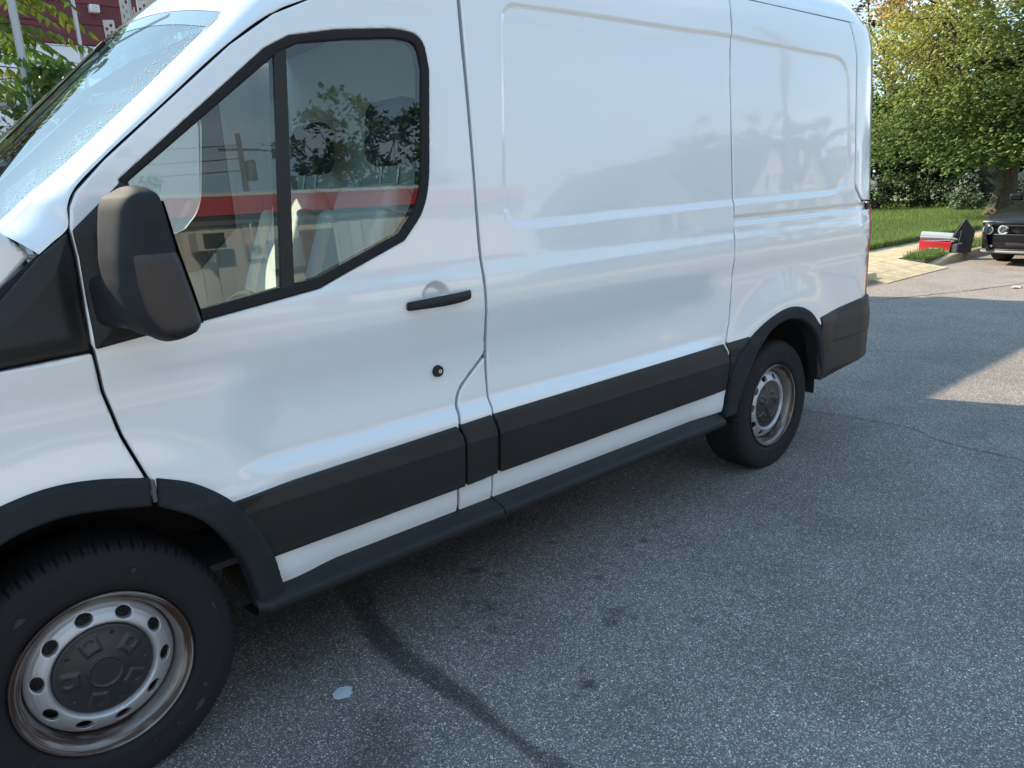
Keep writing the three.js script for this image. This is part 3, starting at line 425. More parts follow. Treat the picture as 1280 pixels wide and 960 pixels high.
// --- roof, far flank, ends, floor
{
  const rp = t => { const k = PY.length, zz = [], yy = []; return 0; };
  const sec = []; for (let y = 2.318; y <= 2.5; y += .02) sec.push([profile(y), y]); sec.push([-.36, 2.518], [-.5, 2.537], [-.75, 2.553], [-1.015, 2.558]);
  const full = [...sec, ...sec.slice(0, -1).reverse().map(([z, y]) => [-2.03 - z, y])];
  const roofY = z => { let k = 0; while (k < full.length - 2 && full[k + 1][0] > z) k++; return mix(full[k][1], full[k + 1][1], clamp((z - full[k][0]) / (full[k + 1][0] - full[k][0]))); };
  mesh('roof', surf(110, full.length - 1, (u, v) => {
    let [z, y] = full[Math.round(v * (full.length - 1))], x = mix(2.1, 4.44, u); const e = corner(x, 4.02, .43, 1); y -= e * .16; z = -1.015 + (z + 1.015) * (1 - e * .16);
    return [x, y, z];
  }), cleanWhite, van);
  mesh('roof_front', surf(60, 60, (u, v) => { // rises from the screen's top edge and flattens into the roof
    const [x0, y0, z] = screenPt(v, 1, .002), y1 = roofY(z), L = 2.1 - x0, t = u, t2 = t * t, t3 = t2 * t;
    return [x0 + L * t, y0 * (2 * t3 - 3 * t2 + 1) + .84 * L * (t3 - 2 * t2 + t) + y1 * (-2 * t3 + 3 * t2), z];
  }), cleanWhite, van);
  const farWin = outline(winHole.pts);
  const flank = minus(outline([[.09, 1.2], [.098, 1.49], [.346, 1.766], [.79, 2.065], [1.3, 2.3], [4.0, 2.32], [4.47, 2.0], [4.47, .43], [3.74, .43], [3.664, .671], [3.332, .87], [3.061, .82], [2.87, .71], [2.78, .42], [.46, .42], [.36, .74], [.05, .87], [-.25, .84], [-.46, .55], [-.47, .42], [-.9, .42], [-.9, 1.0], [-.25, 1.2]]), farWin);
  const far = sheet(flank, profile, { cell: .04, r: 0, depth: 0, flip: -1 }); far.translate(0, 0, -2.03);
  const farDoor = mesh('far_side', far, white, van);
  const fg = sheet(farWin, (x, y) => -.026 - .05 * (y - 1.38), { cell: .05, r: 0, depth: 0, flip: -1 }); fg.translate(0, 0, -2.03);
  mesh('far_window_glass', fg, phys([.75, .82, .80], 0, { transmission: 1, thickness: 0, ior: 1.5 }), farDoor);
  mesh('far_window_frame', (() => { const g = sheet(minus(outline([[.15, 1.16], [.13, 1.54], [.62, 1.97], [1.24, 2.05], [1.26, 1.4], [1.05, 1.2]]), winGlass), (x, y) => profile(y) - .045, { cell: .012, r: .008, depth: .02, flip: -1 }); g.translate(0, 0, -2.03); return g; })(), std([.10, .105, .11], .6), farDoor);
  // inner skin behind the joints, so that gaps read dark
  const skin = minus(outline([[.03, 1.432], [.06, 1.458], [.092, 1.492], [.108, 1.553], [.2, 1.656], [.347, 1.777], [.55, 1.941], [.8, 2.08], [1.0, 2.2], [1.3, 2.3], [4.0, 2.30], [4.03, 1.4], [4.3, 1.3], [4.3, .46], [3.74, .46], [3.664, .69], [3.332, .88], [3.061, .83], [2.87, .73], [2.76, .46], [.48, .46], [.36, .75], [.05, .88], [-.25, .86], [-.46, .57], [-.49, .46], [-.85, .46], [-.85, 1.0], [-.25, 1.16], [-.1, 1.33]]), winHole);
  mesh('inner_skin', sheet(skin, (x, y) => profile(y) - .034, { cell: .03, r: 0, depth: .01 }), darkCavity, van);
  mesh('back_doors', new RoundedBoxGeometry(.1, 1.55, 1.66, 3, .04).translate(4.385, 1.45, -1.015), cleanWhite, van);
  for (const dy of []) mesh('door_hinge', box(4.34, 4.432, 1.91, 2.02, -.165, -.088, .028).translate(0, dy, 0), cleanWhite, van);
  mesh('floor_pan', merge([box(-.85, 4.35, .40, .47, -1.62, -.41), box(.50, 2.72, .40, .47, -.408, -.05), box(.50, 2.72, .40, .47, -1.98, -1.622), box(3.80, 4.35, .42, .47, -.408, -.08), box(3.80, 4.35, .42, .47, -1.95, -1.622)]), darkCavity, van);
  mesh('front_floor', merge([box(-.85, -.5, .40, .47, -.408, -.08), box(-.85, -.5, .40, .47, -1.95, -1.622), box(-.9, -.84, .47, 1.05, -1.95, -.08), box(-.5, .5, .88, .93, -.6, -.08), box(-.5, .5, .88, .93, -1.95, -1.43)]), darkCavity, van);
  const liner = (x, r) => { const g = new THREE.CylinderGeometry(r, r, .40, 40, 1, true, Math.PI * 1.0, Math.PI).rotateX(Math.PI / 2).rotateZ(0); return g; };
  for (const x of [0, 3.3]) { const R = x ? .455 : .45, pts = []; const g = surf(40, 1, (u, v) => { const a = mix(-.12, Math.PI + .12, u); return [x + R * 1.0 * Math.cos(a), .37 + R * (x ? 1.02 : 1.05) * Math.sin(a), mix(-.055, -.42, v)]; }); mesh('wheel_arch_liner', merge([g, box(x - .46, x + .46, .34, .86, -.44, -.42)]), std([.014, .014, .015], .9), van); }
}
// --- cab interior
{
  const seatCloth = std([.74, .76, .70], .85), seatDark = std([.035, .05, .085], .8), dashMat = std([.028, .03, .034], .7);
  mesh('dashboard', new RoundedBoxGeometry(.62, .42, 1.8, 3, .09).translate(.10, .96, -1.015), dashMat, van);
  const wheelG = new THREE.TorusGeometry(.19, .016, 10, 40); wheelG.rotateY(Math.PI / 2); wheelG.rotateZ(-.5); wheelG.translate(.60, 1.06, -.50); mesh('steering_wheel', merge([wheelG, bar([.60, 1.06, -.5], [.40, .97, -.5], .03), bar([.60, 1.06, -.66], [.60, 1.06, -.34], .018)]), dashMat, van);
  const seatShape = (w, h, d, r) => new RoundedBoxGeometry(d, h, w, 5, r);
  function seat(z, x, wide, hx) {
    const s = new THREE.Group(); s.name = 'seat'; s.position.set(x, 0, z); van.add(s);
    const taper = g => { const p = g.attributes.position; for (let i = 0; i < p.count; i++) { const t = clamp(p.getY(i) / .62 + .5); p.setZ(i, p.getZ(i) * mix(1, .80, t * t)); p.setX(i, p.getX(i) * mix(1.15, .75, t)); } g.computeVertexNormals(); return g; };
    mesh('backrest', taper(seatShape(wide, .68, .17, .06)).rotateZ(-.30).translate(0, 1.24, 0), seatCloth, s);
    mesh('bolster', merge([-1, 1].map(k => taper(seatShape(.09, .60, .17, .04)).rotateZ(-.30).translate(-.055, 1.19, k * (wide / 2 - .055)))), seatCloth, s);
    mesh('cushion', seatShape(wide, .16, .5, .06).translate(-.22, .87, 0), seatCloth, s);
    mesh('headrest', seatShape(.27, .235, .12, .05).rotateZ(-.14).translate(.17 + hx, 1.755, 0), seatDark, s);
    for (const k of [-.06, .06]) mesh('headrest_post', bar([.125 + hx, 1.54, k], [.155 + hx, 1.66, k], .007), std([.5, .5, .5], .3, { metalness: 1 }), s);
    mesh('seat_base', box(-.45, .1, .47, .80, -wide / 2 + .04, wide / 2 - .04), dashMat, s);
  }
  seat(-.52, 1.14, .50, .02); seat(-1.47, 1.32, .48, 0);
  mesh('bulkhead', box(1.62, 1.66, .47, 2.45, -1.93, -.10), std([.62, .68, .66], .8), van);
  mesh('headlining', surf(10, 10, (u, v) => [mix(.60, 1.62, u), 1.99 + .22 * u + .04 - .05 * Math.abs(v - .5), mix(-.12, -1.90, v)]), std([.15, .16, .17], .95), van);
  mesh('cab_floor', box(-.2, 1.62, .48, .50, -1.9, -.13), dashMat, van);
  mesh('belt_anchor', new RoundedBoxGeometry(.06, .05, .03, 2, .01).translate(1.25, 1.86, -.16), std([.6, .58, .5], .6), van);
  mesh('seat_belt', bar([1.22, 1.84, -.17], [1.20, 1.1, -.24], .012, 4), seatDark, van);
}
// --- wheels
const steel = std([.44, .45, .47], .45, { metalness: .55 });
const steelTex = texture(256, 256, (i, j) => { const m = tnoise(i / 8, j / 8, 32), q = tnoise(i / 32, j / 32, 8), t = clamp((m * .5 + q * .8 - .55) * 3); return [mix(.60, .34, t), mix(.585, .28, t), mix(.575, .25, t)]; });
const rustySteel = std([.75, .72, .7], .5, { map: steelTex, metalness: .55 });
const hubMat = phys([.022, .022, .024], .42);
function wheel(x, turn) {
  const w = new THREE.Group(); w.name = 'wheel'; w.position.set(x, .343, -.045); w.rotation.z = turn; van.add(w);
  // tyre: section from the inner bead over the tread to the outer bead; tread lugs cut by depth
  const sec = [[.222, -.215], [.245, -.226], [.29, -.232], [.325, -.225], [.343, -.212], [.350, -.195], [.3535, -.175], [.3545, -.15], [.355, -.107], [.3545, -.064], [.3535, -.040], [.350, -.022], [.346, -.013], [.340, -.005], [.332, .001], [.327, .002], [.323, .004], [.31, .008], [.296, .0105], [.292, .0085], [.286, .0095], [.268, .009], [.252, .006], [.249, .0075], [.240, .004], [.231, -.002], [.224, -.008], [.221, -.02]];
  const NA = 720;
  const tyreG = surf(NA, (sec.length - 1), (u, v) => {
    const k = Math.round(v * (sec.length - 1)), a = u * 2 * Math.PI; let [r, z] = sec[k], ru = r;
    const zz = z < -.107 ? -.214 - z : z, shoulder = k >= 10 && k <= 14 || k >= 3 && k <= 6, rib = k >= 7 && k <= 9;
    const m = (u * 72) % 1, cutw = m < .17 ? 1 : 0, sipe = ((u * 72 + .55) % 1) < .06 ? 1 : 0;
    if (shoulder && k < 14) ru -= (cutw * .0075 + sipe * .003) * (k === 13 ? .5 : 1); if (k === 8) ru -= .0 + (((u * 72 + .3) % 1) < .15 ? .005 : 0); if (k === 7 || k === 9) ru -= .004;
    // letters and marks moulded faintly into the sidewall
    if (k === 20 || k === 21 || k === 22) { const lb = hash3(Math.floor(u * 140), 7, 1); if ((u > .08 && u < .22 || u > .55 && u < .68) && lb > .45) z += .0012; }
    // the loaded foot of the tyre
    const yy = ru * Math.sin(a - turn * 0); return [ru * Math.cos(a), yy, z];
  });
  // weight flattens the tread where it stands
  tyreG.rotateZ(turn); { const p = tyreG.attributes.position; for (let i = 0; i < p.count; i++) if (p.getY(i) < -.342) { p.setY(i, -.342); } } tyreG.rotateZ(-turn); tyreG.computeVertexNormals();
  const tyreN = mergeVertices((() => { tyreG.deleteAttribute('uv'); tyreG.deleteAttribute('normal'); return tyreG; })(), 1e-6); tyreN.computeVertexNormals();
  mesh('tyre', tyreN, tyreMat, w);
  const lathe = (pts, mat, name, parent = w) => mesh(name, (() => { const g = new THREE.LatheGeometry(pts.map(([r, z]) => new THREE.Vector2(r, z)), 96); g.rotateX(Math.PI / 2); return g; })(), mat, parent);
  const rim = lathe([[.150, -.12], [.186, -.115], [.189, -.06], [.190, -.035], [.196, -.022], [.203, -.016], [.2085, -.012], [.213, -.004], [.2175, .0015], [.2215, .001], [.2225, -.004], [.221, -.012]], rustySteel, 'rim');
  // stamped disc with ten oval windows
  const holes = []; for (let k = 0; k < 10; k++) { const a = k * Math.PI / 5 + .12, p = []; for (let m = 0; m < 20; m++) { const b = m * Math.PI / 10, q = .1545 + .0150 * Math.cos(b), t = .0215 * Math.sin(b) / .1545; p.push([q * Math.cos(a + t), q * Math.sin(a + t)]); } holes.push(outline(p)); }
  const disc = (x, y) => { let d = Math.min(.184 - Math.hypot(x, y), Math.hypot(x, y) - .08); for (const h of holes) { const [a, b, c, e] = h.bounds; if (x > a - .02 && x < b + .02 && y > c - .02 && y < e + .02) d = Math.min(d, -h(x, y)); } return d; }; disc.bounds = [-.184, .184, -.184, .184];
  const RZ = [[.08, -.050], [.118, -.050], [.125, -.040], [.129, -.029], [.134, -.0255], [.142, -.027], [.152, -.032], [.165, -.040], [.174, -.048], [.184, -.056]];
  const dz = r => { let i = 0; while (i < RZ.length - 2 && r > RZ[i + 1][0]) i++; const t = sm(clamp((r - RZ[i][0]) / (RZ[i + 1][0] - RZ[i][0]))); return mix(RZ[i][1], RZ[i + 1][1], mix(clamp((r - RZ[i][0]) / (RZ[i + 1][0] - RZ[i][0])), t, .4)); };
  mesh('wheel_disc', sheet(disc, (x, y) => dz(Math.hypot(x, y)), { cell: .0035, r: .003, depth: .012 }), steel, rim);
  // black centre cap: five pads with lug bosses, a ring in the middle
  const capZ = (x, y) => {
    const r = Math.hypot(x, y), a = Math.atan2(y, x); let z = -.034 + .016 * step(.125, .03, r); const f = ((a / (2 * Math.PI) * 5 + 10.3) % 1) - .5, arc = f * 2 * Math.PI / 5 * r;
    z += .0055 * step(.026 + .10 * (r - .08), .016 + .10 * (r - .08), Math.abs(arc)) * step(.058, .068, r) * step(.108, .100, r);
    z -= .0025 * step(.014, .008, Math.hypot(arc, r - .089));
    z += .006 * step(.046, .043, r) - .004 * step(.040, .037, r); const g = ((a / (2 * Math.PI) * 5 + 10.8) % 1) - .5, h = g * 2 * Math.PI / 5 * r; z -= .006 * step(.005, .003, Math.hypot(h, r - .10)); return z;
  };
  const capD = (x, y) => .1235 - Math.hypot(x, y); capD.bounds = [-.124, .124, -.124, .124];
  mesh('hub_cap', sheet(capD, capZ, { cell: .0025, r: .006, depth: .015 }), hubMat, w);
  // pale scuffs on the sidewall
  for (let k = 0; k < 7; k++) { const a = turn ? [-.75, -1.0, -.55, .3, 1.2, -1.25, 2.2][k] - turn : 0, r0 = [.288, .268, .272, .30, .285, .255, .28][k], p = []; for (let m = 0; m < 12; m++) { const b = m / 12 * 6.283, q = r0 + (.0075 + .004 * hash3(m, k, 2)) * (k % 2 ? .6 : 1) * Math.sin(b), t = a + (.030 + .03 * hash3(m, k, 4)) * (k % 3 ? .7 : 1.6) * Math.cos(b); p.push([q * Math.cos(t), q * Math.sin(t)]); } const o = outline(p); mesh('scuff', sheet((() => { const f = (x, y) => o(x, y) - .004 * fbm(x * 160, y * 160, k, 2); f.bounds = o.bounds; return f; })(), () => .0113, { cell: .0025, r: 0, depth: 0 }), scuffMat, w); }
  return w;
}
const scuffMat = std([.030, .031, .032], .95);
const tyreMat = phys([.0125, .013, .014], .8, { specularIntensity: .55 });
{ // scuffed sidewalls: dust-grey patches of their own
  const t = texture(512, 512, (i, j) => { const m = tnoise(i / 16, j / 16, 32), q = tnoise(i / 64, j / 64, 8); const d = .92 + .35 * clamp(q * 1.6 - .8) + .2 * m; return [.55 * d, .55 * d, .56 * d]; }); tyreMat.roughnessMap = null;
}
wheel(0, .35); wheel(3.3, 1.1);
const farWheel = van.children.filter(c => c.name === 'wheel');
for (const w of farWheel) { const c = w.clone(); c.position.z = -1.985; c.rotation.set(0, Math.PI, -w.rotation.z); van.add(c); }
// ---------------------------------------------------------------- trees, shrubs
const barkTex = texture(256, 256, (i, j) => { const m = tnoise(i / 8, j / 32, 32), q = tnoise(i / 4, j / 12, 64); const c = .22 + .22 * m * q + .12 * q; return [c * 1.08, c, c * .86]; }, [3, 3]);
const bark = std([.8, .78, .74], .95, { map: barkTex, bumpMap: barkTex, bumpScale: .015 });
const leafMat = () => phys([1, 1, 1], .8, { specularIntensity: .35, vertexColors: true, transmission: .38, thickness: 0, side: THREE.DoubleSide });
const leafM = leafMat();
// leaves: each a creased lozenge of four triangles; spots = [x, y, z, size, r, g, b]
function leaves(spots, droop = .3, narrow = .42) {
  const P = [], N = [], C = [], q = new THREE.Quaternion(), e = new THREE.Euler(), a = V(0, 0, 0);
  for (const [x, y, z, s, r, g, b, yaw, pit] of spots) {
    e.set(pit ?? rr(-.9, .9) - droop, yaw ?? rnd() * 6.283, rr(-.6, .6), 'YXZ'); q.setFromEuler(e);
    const w = s * narrow, pts = [[0, 0, 0], [w, -.12 * s, .42 * s], [0, .06 * s, .5 * s], [-w, -.12 * s, .42 * s], [0, -.1 * s, s]].map(([i, j, k]) => a.set(i, j, k).applyQuaternion(q).toArray());
    const v = rr(.86, 1.14);
    for (const t of [[0, 1, 2], [0, 2, 3], [1, 4, 2], [2, 4, 3]]) for (const k of t) { P.push(x + pts[k][0], y + pts[k][1], z + pts[k][2]); C.push(r * v, g * v, b * v); }
  }
  const g = new THREE.BufferGeometry(); g.setAttribute('position', new THREE.Float32BufferAttribute(P, 3)); g.setAttribute('color', new THREE.Float32BufferAttribute(C, 3)); g.computeVertexNormals(); return g;
}
function limb(a, b, r0, r1, bend = .15, seg = 8) { // tapered crooked branch
  const A = V(...a), B = V(...b), L = A.distanceTo(B), pts = []; for (let k = 0; k <= 4; k++) { const p = A.clone().lerp(B, k / 4); if (k && k < 4) p.add(V(rr(-1, 1), rr(-.6, .6), rr(-1, 1)).multiplyScalar(L * bend * .3)); pts.push(p); }
  const c = new THREE.CatmullRomCurve3(pts), n = seg, m = 7, F = c.computeFrenetFrames(n, false);
  return surf(m, n, (u, v) => { const p = c.getPoint(v), k = Math.round(v * n), t = u * 6.2832, r = mix(r0, r1, v) * (1 + .12 * Math.sin(3 * t + v * 5)); return [p.x + r * (Math.cos(t) * F.normals[k].x + Math.sin(t) * F.binormals[k].x), p.y + r * (Math.cos(t) * F.normals[k].y + Math.sin(t) * F.binormals[k].y), p.z + r * (Math.cos(t) * F.normals[k].z + Math.sin(t) * F.binormals[k].z)]; });
}
// a broad tree: trunk, limbs, twigs; leaf clumps on the twigs' ends, with gaps between
function tree(name, label, at, { h, rx, rz = rx, base, trunk, clumps, per, size, colour, group, hollow = .45, limbs = 12, lean = [0, 0], skirt = 0 }) {
  const t = thing(name, label, 'tree', at, 0, group), wood = [], sp = [];
  const cy = (h + base) / 2, ry = (h - base) / 2, fork = Math.max(base * .9, h * .2);
  wood.push(limb([0, -.1, 0], [lean[0] * .4, fork, lean[1] * .4], trunk, trunk * .72, .08, 10)); wood.push(limb([0, -.12, 0], [0, .35, 0], trunk * 1.5, trunk * .95, 0, 4));
  wood.push(limb([lean[0] * .4, fork - .05, lean[1] * .4], [lean[0], h * .86, lean[1]], trunk * .7, trunk * .1, .12, 10));
  const nodes = [];
  for (let k = 0; k < limbs; k++) { const a = k * 2.399 + rr(-.3, .3), el = rr(-.15, 1), y0 = mix(fork, h * .6, rnd() * .7), q = rr(.55, .85), tip = [lean[0] + Math.cos(a) * rx * q * Math.cos(el * .9), cy + ry * q * Math.sin(el * 1.2) * .9, lean[1] + Math.sin(a) * rz * q * Math.cos(el * .9)], f = (y0 - fork) / (h - fork); wood.push(limb([lean[0] * f, y0, lean[1] * f], tip, trunk * .32, trunk * .06, .22)); nodes.push(tip); }
  for (let k = 0; k < clumps + skirt; k++) {
    let x, y, z, d; const low = k >= clumps; do { x = rr(-1, 1); y = rr(-1, 1); z = rr(-1, 1); d = x * x + y * y + z * z; } while (d > 1 || d < hollow * hollow * rnd());
    if (skirt && !low && y > .1 && z < -.15 && rnd() < .55) continue; const edge = 1 + .22 * (fbm(x * 2.2 + at[0], y * 2.2, z * 2.2 + at[2], 3) - .5) * 2; x *= rx * edge; z *= rz * edge; y = y < 0 ? y * ry * .85 : y * ry * edge; const c = low ? [lean[0] - rx * rr(.10, .75), rr(1.6, 3.6), lean[1] + rz * rr(-.8, 1.0)] : [lean[0] + x, cy + y, lean[1] + z];
    if (nodes.length && k % 4 === 0) { let best = nodes[0], bd = 1e9; for (const n of nodes) { const e = (n[0] - c[0]) ** 2 + (n[1] - c[1]) ** 2 + (n[2] - c[2]) ** 2; if (e < bd) { bd = e; best = n; } } wood.push(limb(best, c, trunk * .07, trunk * .025, .2, 4)); }
    const cr = rr(.55, 1.15) * Math.min(rx, ry) * .17, tone = rr(.72, 1.28), n = Math.round(per * rr(.6, 1.4));
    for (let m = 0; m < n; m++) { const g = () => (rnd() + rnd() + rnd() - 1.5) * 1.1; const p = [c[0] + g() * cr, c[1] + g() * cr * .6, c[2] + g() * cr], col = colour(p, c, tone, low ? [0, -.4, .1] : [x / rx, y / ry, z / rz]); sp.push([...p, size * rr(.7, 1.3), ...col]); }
  }
  mesh('trunk', merge(wood.map(g => { g.deleteAttribute('color'); return g; })), bark, t); mesh('crown', leaves(sp), leafM, t); return t;
}
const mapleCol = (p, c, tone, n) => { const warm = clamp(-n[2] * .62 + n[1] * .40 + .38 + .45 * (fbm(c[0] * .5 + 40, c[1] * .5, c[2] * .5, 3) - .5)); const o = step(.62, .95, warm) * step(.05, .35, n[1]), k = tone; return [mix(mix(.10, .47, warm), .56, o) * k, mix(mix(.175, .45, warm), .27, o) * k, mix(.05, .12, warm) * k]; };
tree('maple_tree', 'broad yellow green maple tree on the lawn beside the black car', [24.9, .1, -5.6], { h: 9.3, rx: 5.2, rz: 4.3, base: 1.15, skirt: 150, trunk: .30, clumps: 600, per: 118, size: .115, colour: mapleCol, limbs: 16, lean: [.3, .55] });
const redCol = (p, c, tone, n) => { const w = fbm(c[0] * .7, c[1] * .7 + 9, c[2] * .7, 3); return [mix(.10, .22, w) * tone, mix(.09, .07, w) * tone, .03 * tone]; };
tree('red_leaved_tree', 'taller reddish tree behind the maple at the van rear edge', [38, .1, -14.5], { h: 12.2, rx: 3.2, base: 3, trunk: .25, clumps: 75, per: 42, size: .2, colour: redCol, hollow: .3 });
const darkCol = (p, c, tone) => [.016 * tone, .024 * tone, .026 * tone];
tree('purple_leaved_tree', 'small dark purple leaved tree among the shrubs before the house', [32, .1, -10.2], { h: 4.2, rx: 2.5, base: 1.1, trunk: .09, clumps: 120, per: 45, size: .13, colour: darkCol, hollow: .2, limbs: 8 });
const farCol = (p, c, tone) => [.095 * tone, .15 * tone, .055 * tone];
const backCol = (p, c, tone) => [.030 * tone, .055 * tone, .014 * tone];
for (const [x, z, h, r, l] of [[52, -12, 9, 5, 'dark green tree far behind the maple, right of the house'], [44, -27, 8.5, 4.5, 'dark green tree far behind the lawn, left of the house'], [36, -14.6, 4.6, 3.0, 'low dark tree beside the house behind the van rear edge'], [35.5, -11.6, 4.8, 2.4, 'dark green tree directly in front of the house wall'], [34, -6.2, 4.4, 2.4, 'dark green tree behind the maple trunk, before the house door']]) tree('dark_tree', l, [x, .1, z], { h, rx: r, base: h * .12, trunk: .2, clumps: 120, per: 50, size: .26, colour: backCol, hollow: .3, limbs: 8 });
function shrub(name, label, at, w, h, d, n, size, col, group) {
  const t = thing(name, label, 'shrub', at, 0, group), sp = [], st = [];
  for (let k = 0; k < 9; k++) st.push(limb([rr(-.1, .1) * w, 0, rr(-.1, .1) * d], [rr(-.4, .4) * w, h * rr(.5, .85), rr(-.4, .4) * d], .018, .006, .2, 4));
  const cl = []; for (let k = 0; k < n / 28; k++) { const a = rnd() * 6.28, q = Math.sqrt(rnd()); cl.push([q * Math.cos(a) * w * .46, h * (.12 + .8 * rnd() * Math.sqrt(1 - q * q * .7)), q * Math.sin(a) * d * .46, rr(.6, 1.4)]); }
  for (let k = 0; k < n; k++) { const c = cl[k % cl.length], g = () => (rnd() + rnd() - 1), s = Math.min(w, h) * .17; sp.push([c[0] + g() * s, Math.max(.02, c[1] + g() * s), c[2] + g() * s, size * rr(.7, 1.3), col[0] * c[3], col[1] * c[3], col[2] * c[3]]); }
  mesh('stems', merge(st), bark, t); mesh('foliage', leaves(sp), leafM, t); return t;
}
shrub('shrub', 'dark rounded shrub nearest the van rear edge', [29.5, .1, -11.1], 2.4, 1.3, 1.4, 900, .12, [.020, .042, .014]);
shrub('shrub', 'pale yellow green upright shrub left of the dark purple tree', [30.2, .1, -10.6], 1.6, 1.7, 1.2, 900, .12, [.075, .12, .03]);
shrub('shrub', 'mid green shrub under the dark purple tree', [30.6, .1, -9.7], 1.7, 1.15, 1.2, 900, .11, [.045, .085, .025]);
shrub('shrub', 'broad dark green shrub between the purple tree and the pale flowering bush', [31.2, .1, -8.6], 2.4, 1.5, 1.5, 1300, .12, [.030, .065, .022]);
shrub('shrub', 'low pale leaved bush with whitish edges beside the maple trunk', [28.6, .1, -7.7], 1.6, .85, 1.1, 1000, .12, [.15, .20, .12]);
shrub('shrub', 'dark low shrub right behind the maple trunk', [30, .1, -6.0], 2.4, 1.5, 1.6, 1000, .13, [.022, .045, .016]);
shrub('shrub', 'dark green shrub behind the bonnet of the black car', [31, .1, -4.0], 3.2, 1.9, 1.8, 1400, .14, [.025, .05, .018]);
// house behind the shrubs
const sidingMats = [std([.55, .53, .48], .7), std([.50, .485, .44], .7), std([.60, .575, .52], .7)];
const winGlassMat = phys([.03, .04, .05], .05, { clearcoat: 1 }), frameMat = std([.72, .71, .68], .5), roofMat = std([.075, .07, .068], .95);
function boards(parent, x0, x1, y0, y1, z, facing, pitch, mats, name = 'board', holes = [], axis = 'x') { // lapped boards, proud of the wall; facing = sign of the normal
  for (let y = y0, k = 0; y < y1 - .01; y += pitch, k++) {
    const yt = Math.min(y + pitch - .006, y1); let spans = [[x0, x1]];
    for (const [a, b, c, d] of holes) if (yt > c && y < d) spans = spans.flatMap(([s, e]) => b <= s || a >= e ? [[s, e]] : [[s, Math.max(s, a)], [Math.min(e, b), e]].filter(q => q[1] - q[0] > .02));
    for (const [s, e] of spans) { const g = box(s, e, y, yt, 0, .028, 0), p = g.attributes.position; for (let i = 0; i < p.count; i++) if (p.getZ(i) > .01 && p.getY(i) > yt - .001) p.setZ(i, .012); g.computeVertexNormals(); if (facing < 0) g.rotateY(Math.PI).translate(s + e, 0, 0); if (axis === 'z') g.rotateY(-Math.PI / 2); mesh(name, g, mats[k % mats.length], parent, axis === 'z' ? [z, 0, 0] : [0, 0, z]); }
  }
}
function gableHouse(label, at, turn, w, d, eave, ridge, wallMats, windows, group, doorAt) { // front at local z = 0 facing +z, gable over the front
  const t = thing('house', label, 'house', at, turn, group);
  const s = new THREE.Shape(); s.moveTo(-w / 2, 0); s.lineTo(w / 2, 0); s.lineTo(w / 2, eave); s.lineTo(0, ridge); s.lineTo(-w / 2, eave); const g = new THREE.ExtrudeGeometry(s, { depth: d, bevelEnabled: false }); g.translate(0, 0, -d - .03);
  mesh('wall', g, wallMats[0], t);
  for (let y = .4, k = 0; y < ridge - .3; y += .28, k++) { const half = y < eave ? w / 2 : w / 2 * (1 - (y + .25 - eave) / (ridge - eave)); if (half < .2) break; mesh('board', box(-half, half, y, y + .27, -.03, .006 * (k % 2) + .012), wallMats[k % wallMats.length], t); }
  const L = Math.hypot(w / 2 + .4, (ridge - eave) * (1 + .8 / w)), an = Math.atan2(ridge - eave, w / 2);
  for (const q of [-1, 1]) mesh('roof', new THREE.BoxGeometry(L, .14, d + .8).rotateZ(-q * an).translate(q * (w / 4 + .17), (ridge + eave) / 2 + .02, -d / 2), roofMat, t);
  for (const [x, y, ww, hh] of windows) { const f = mesh('window', merge([box(x - ww / 2 - .09, x + ww / 2 + .09, y - .1, y, .02, .09), box(x - ww / 2 - .09, x + ww / 2 + .09, y + hh, y + hh + .1, .02, .08), box(x - ww / 2 - .09, x - ww / 2, y, y + hh, .02, .08), box(x + ww / 2, x + ww / 2 + .09, y, y + hh, .02, .08), box(x - ww / 2, x + ww / 2, y + hh / 2 - .02, y + hh / 2 + .02, .02, .06)]), frameMat, t); mesh('pane', box(x - ww / 2, x + ww / 2, y, y + hh, .01, .035), winGlassMat, f); }
  if (doorAt !== undefined) { mesh('door', box(doorAt - .45, doorAt + .45, .3, 2.35, .015, .06), std([.05, .06, .05], .5), t); mesh('porch_roof', box(doorAt - 1.3, doorAt + 1.3, 2.6, 2.75, .03, 1.6), roofMat, t); for (const q of [-1.2, 1.2]) mesh('porch_post', box(doorAt + q - .06, doorAt + q + .06, .1, 2.6, 1.4, 1.52), frameMat, t); mesh('porch_step', box(doorAt - 1.3, doorAt + 1.3, 0, .28, .03, 1.6), concMats[0], t); }
  return t;
}
gableHouse('cream boarded house behind the shrubs and the maple', [40.5, .1, -9.5], -Math.PI / 2 + .1, 11, 8, 3.6, 6.5, sidingMats, [[-3.4, 1.1, 1.2, 1.5], [3.2, 1.1, 1.2, 1.5], [1.2, 1.1, 1.0, 1.5]], undefined, -1.2);

{ // the far wood that closes the view
  const sp = []; for (let k = 0; k < 9000; k++) { const a = rr(-.25, 1.35), R = rr(95, 125), h = 6 + 6 * fbm(a * 14, 3, 0, 3), y = h * Math.sqrt(rnd()), t = rr(.7, 1.3); sp.push([R * Math.cos(a), y, -R * Math.sin(a) + 8, rr(.7, 1.5), .032 * t, .055 * t, .018 * t]); }
  tag(mesh('far_wood', leaves(sp), leafM), 'far dark green tree line closing the view beyond the lawn', 'wood', null, 'stuff');
}
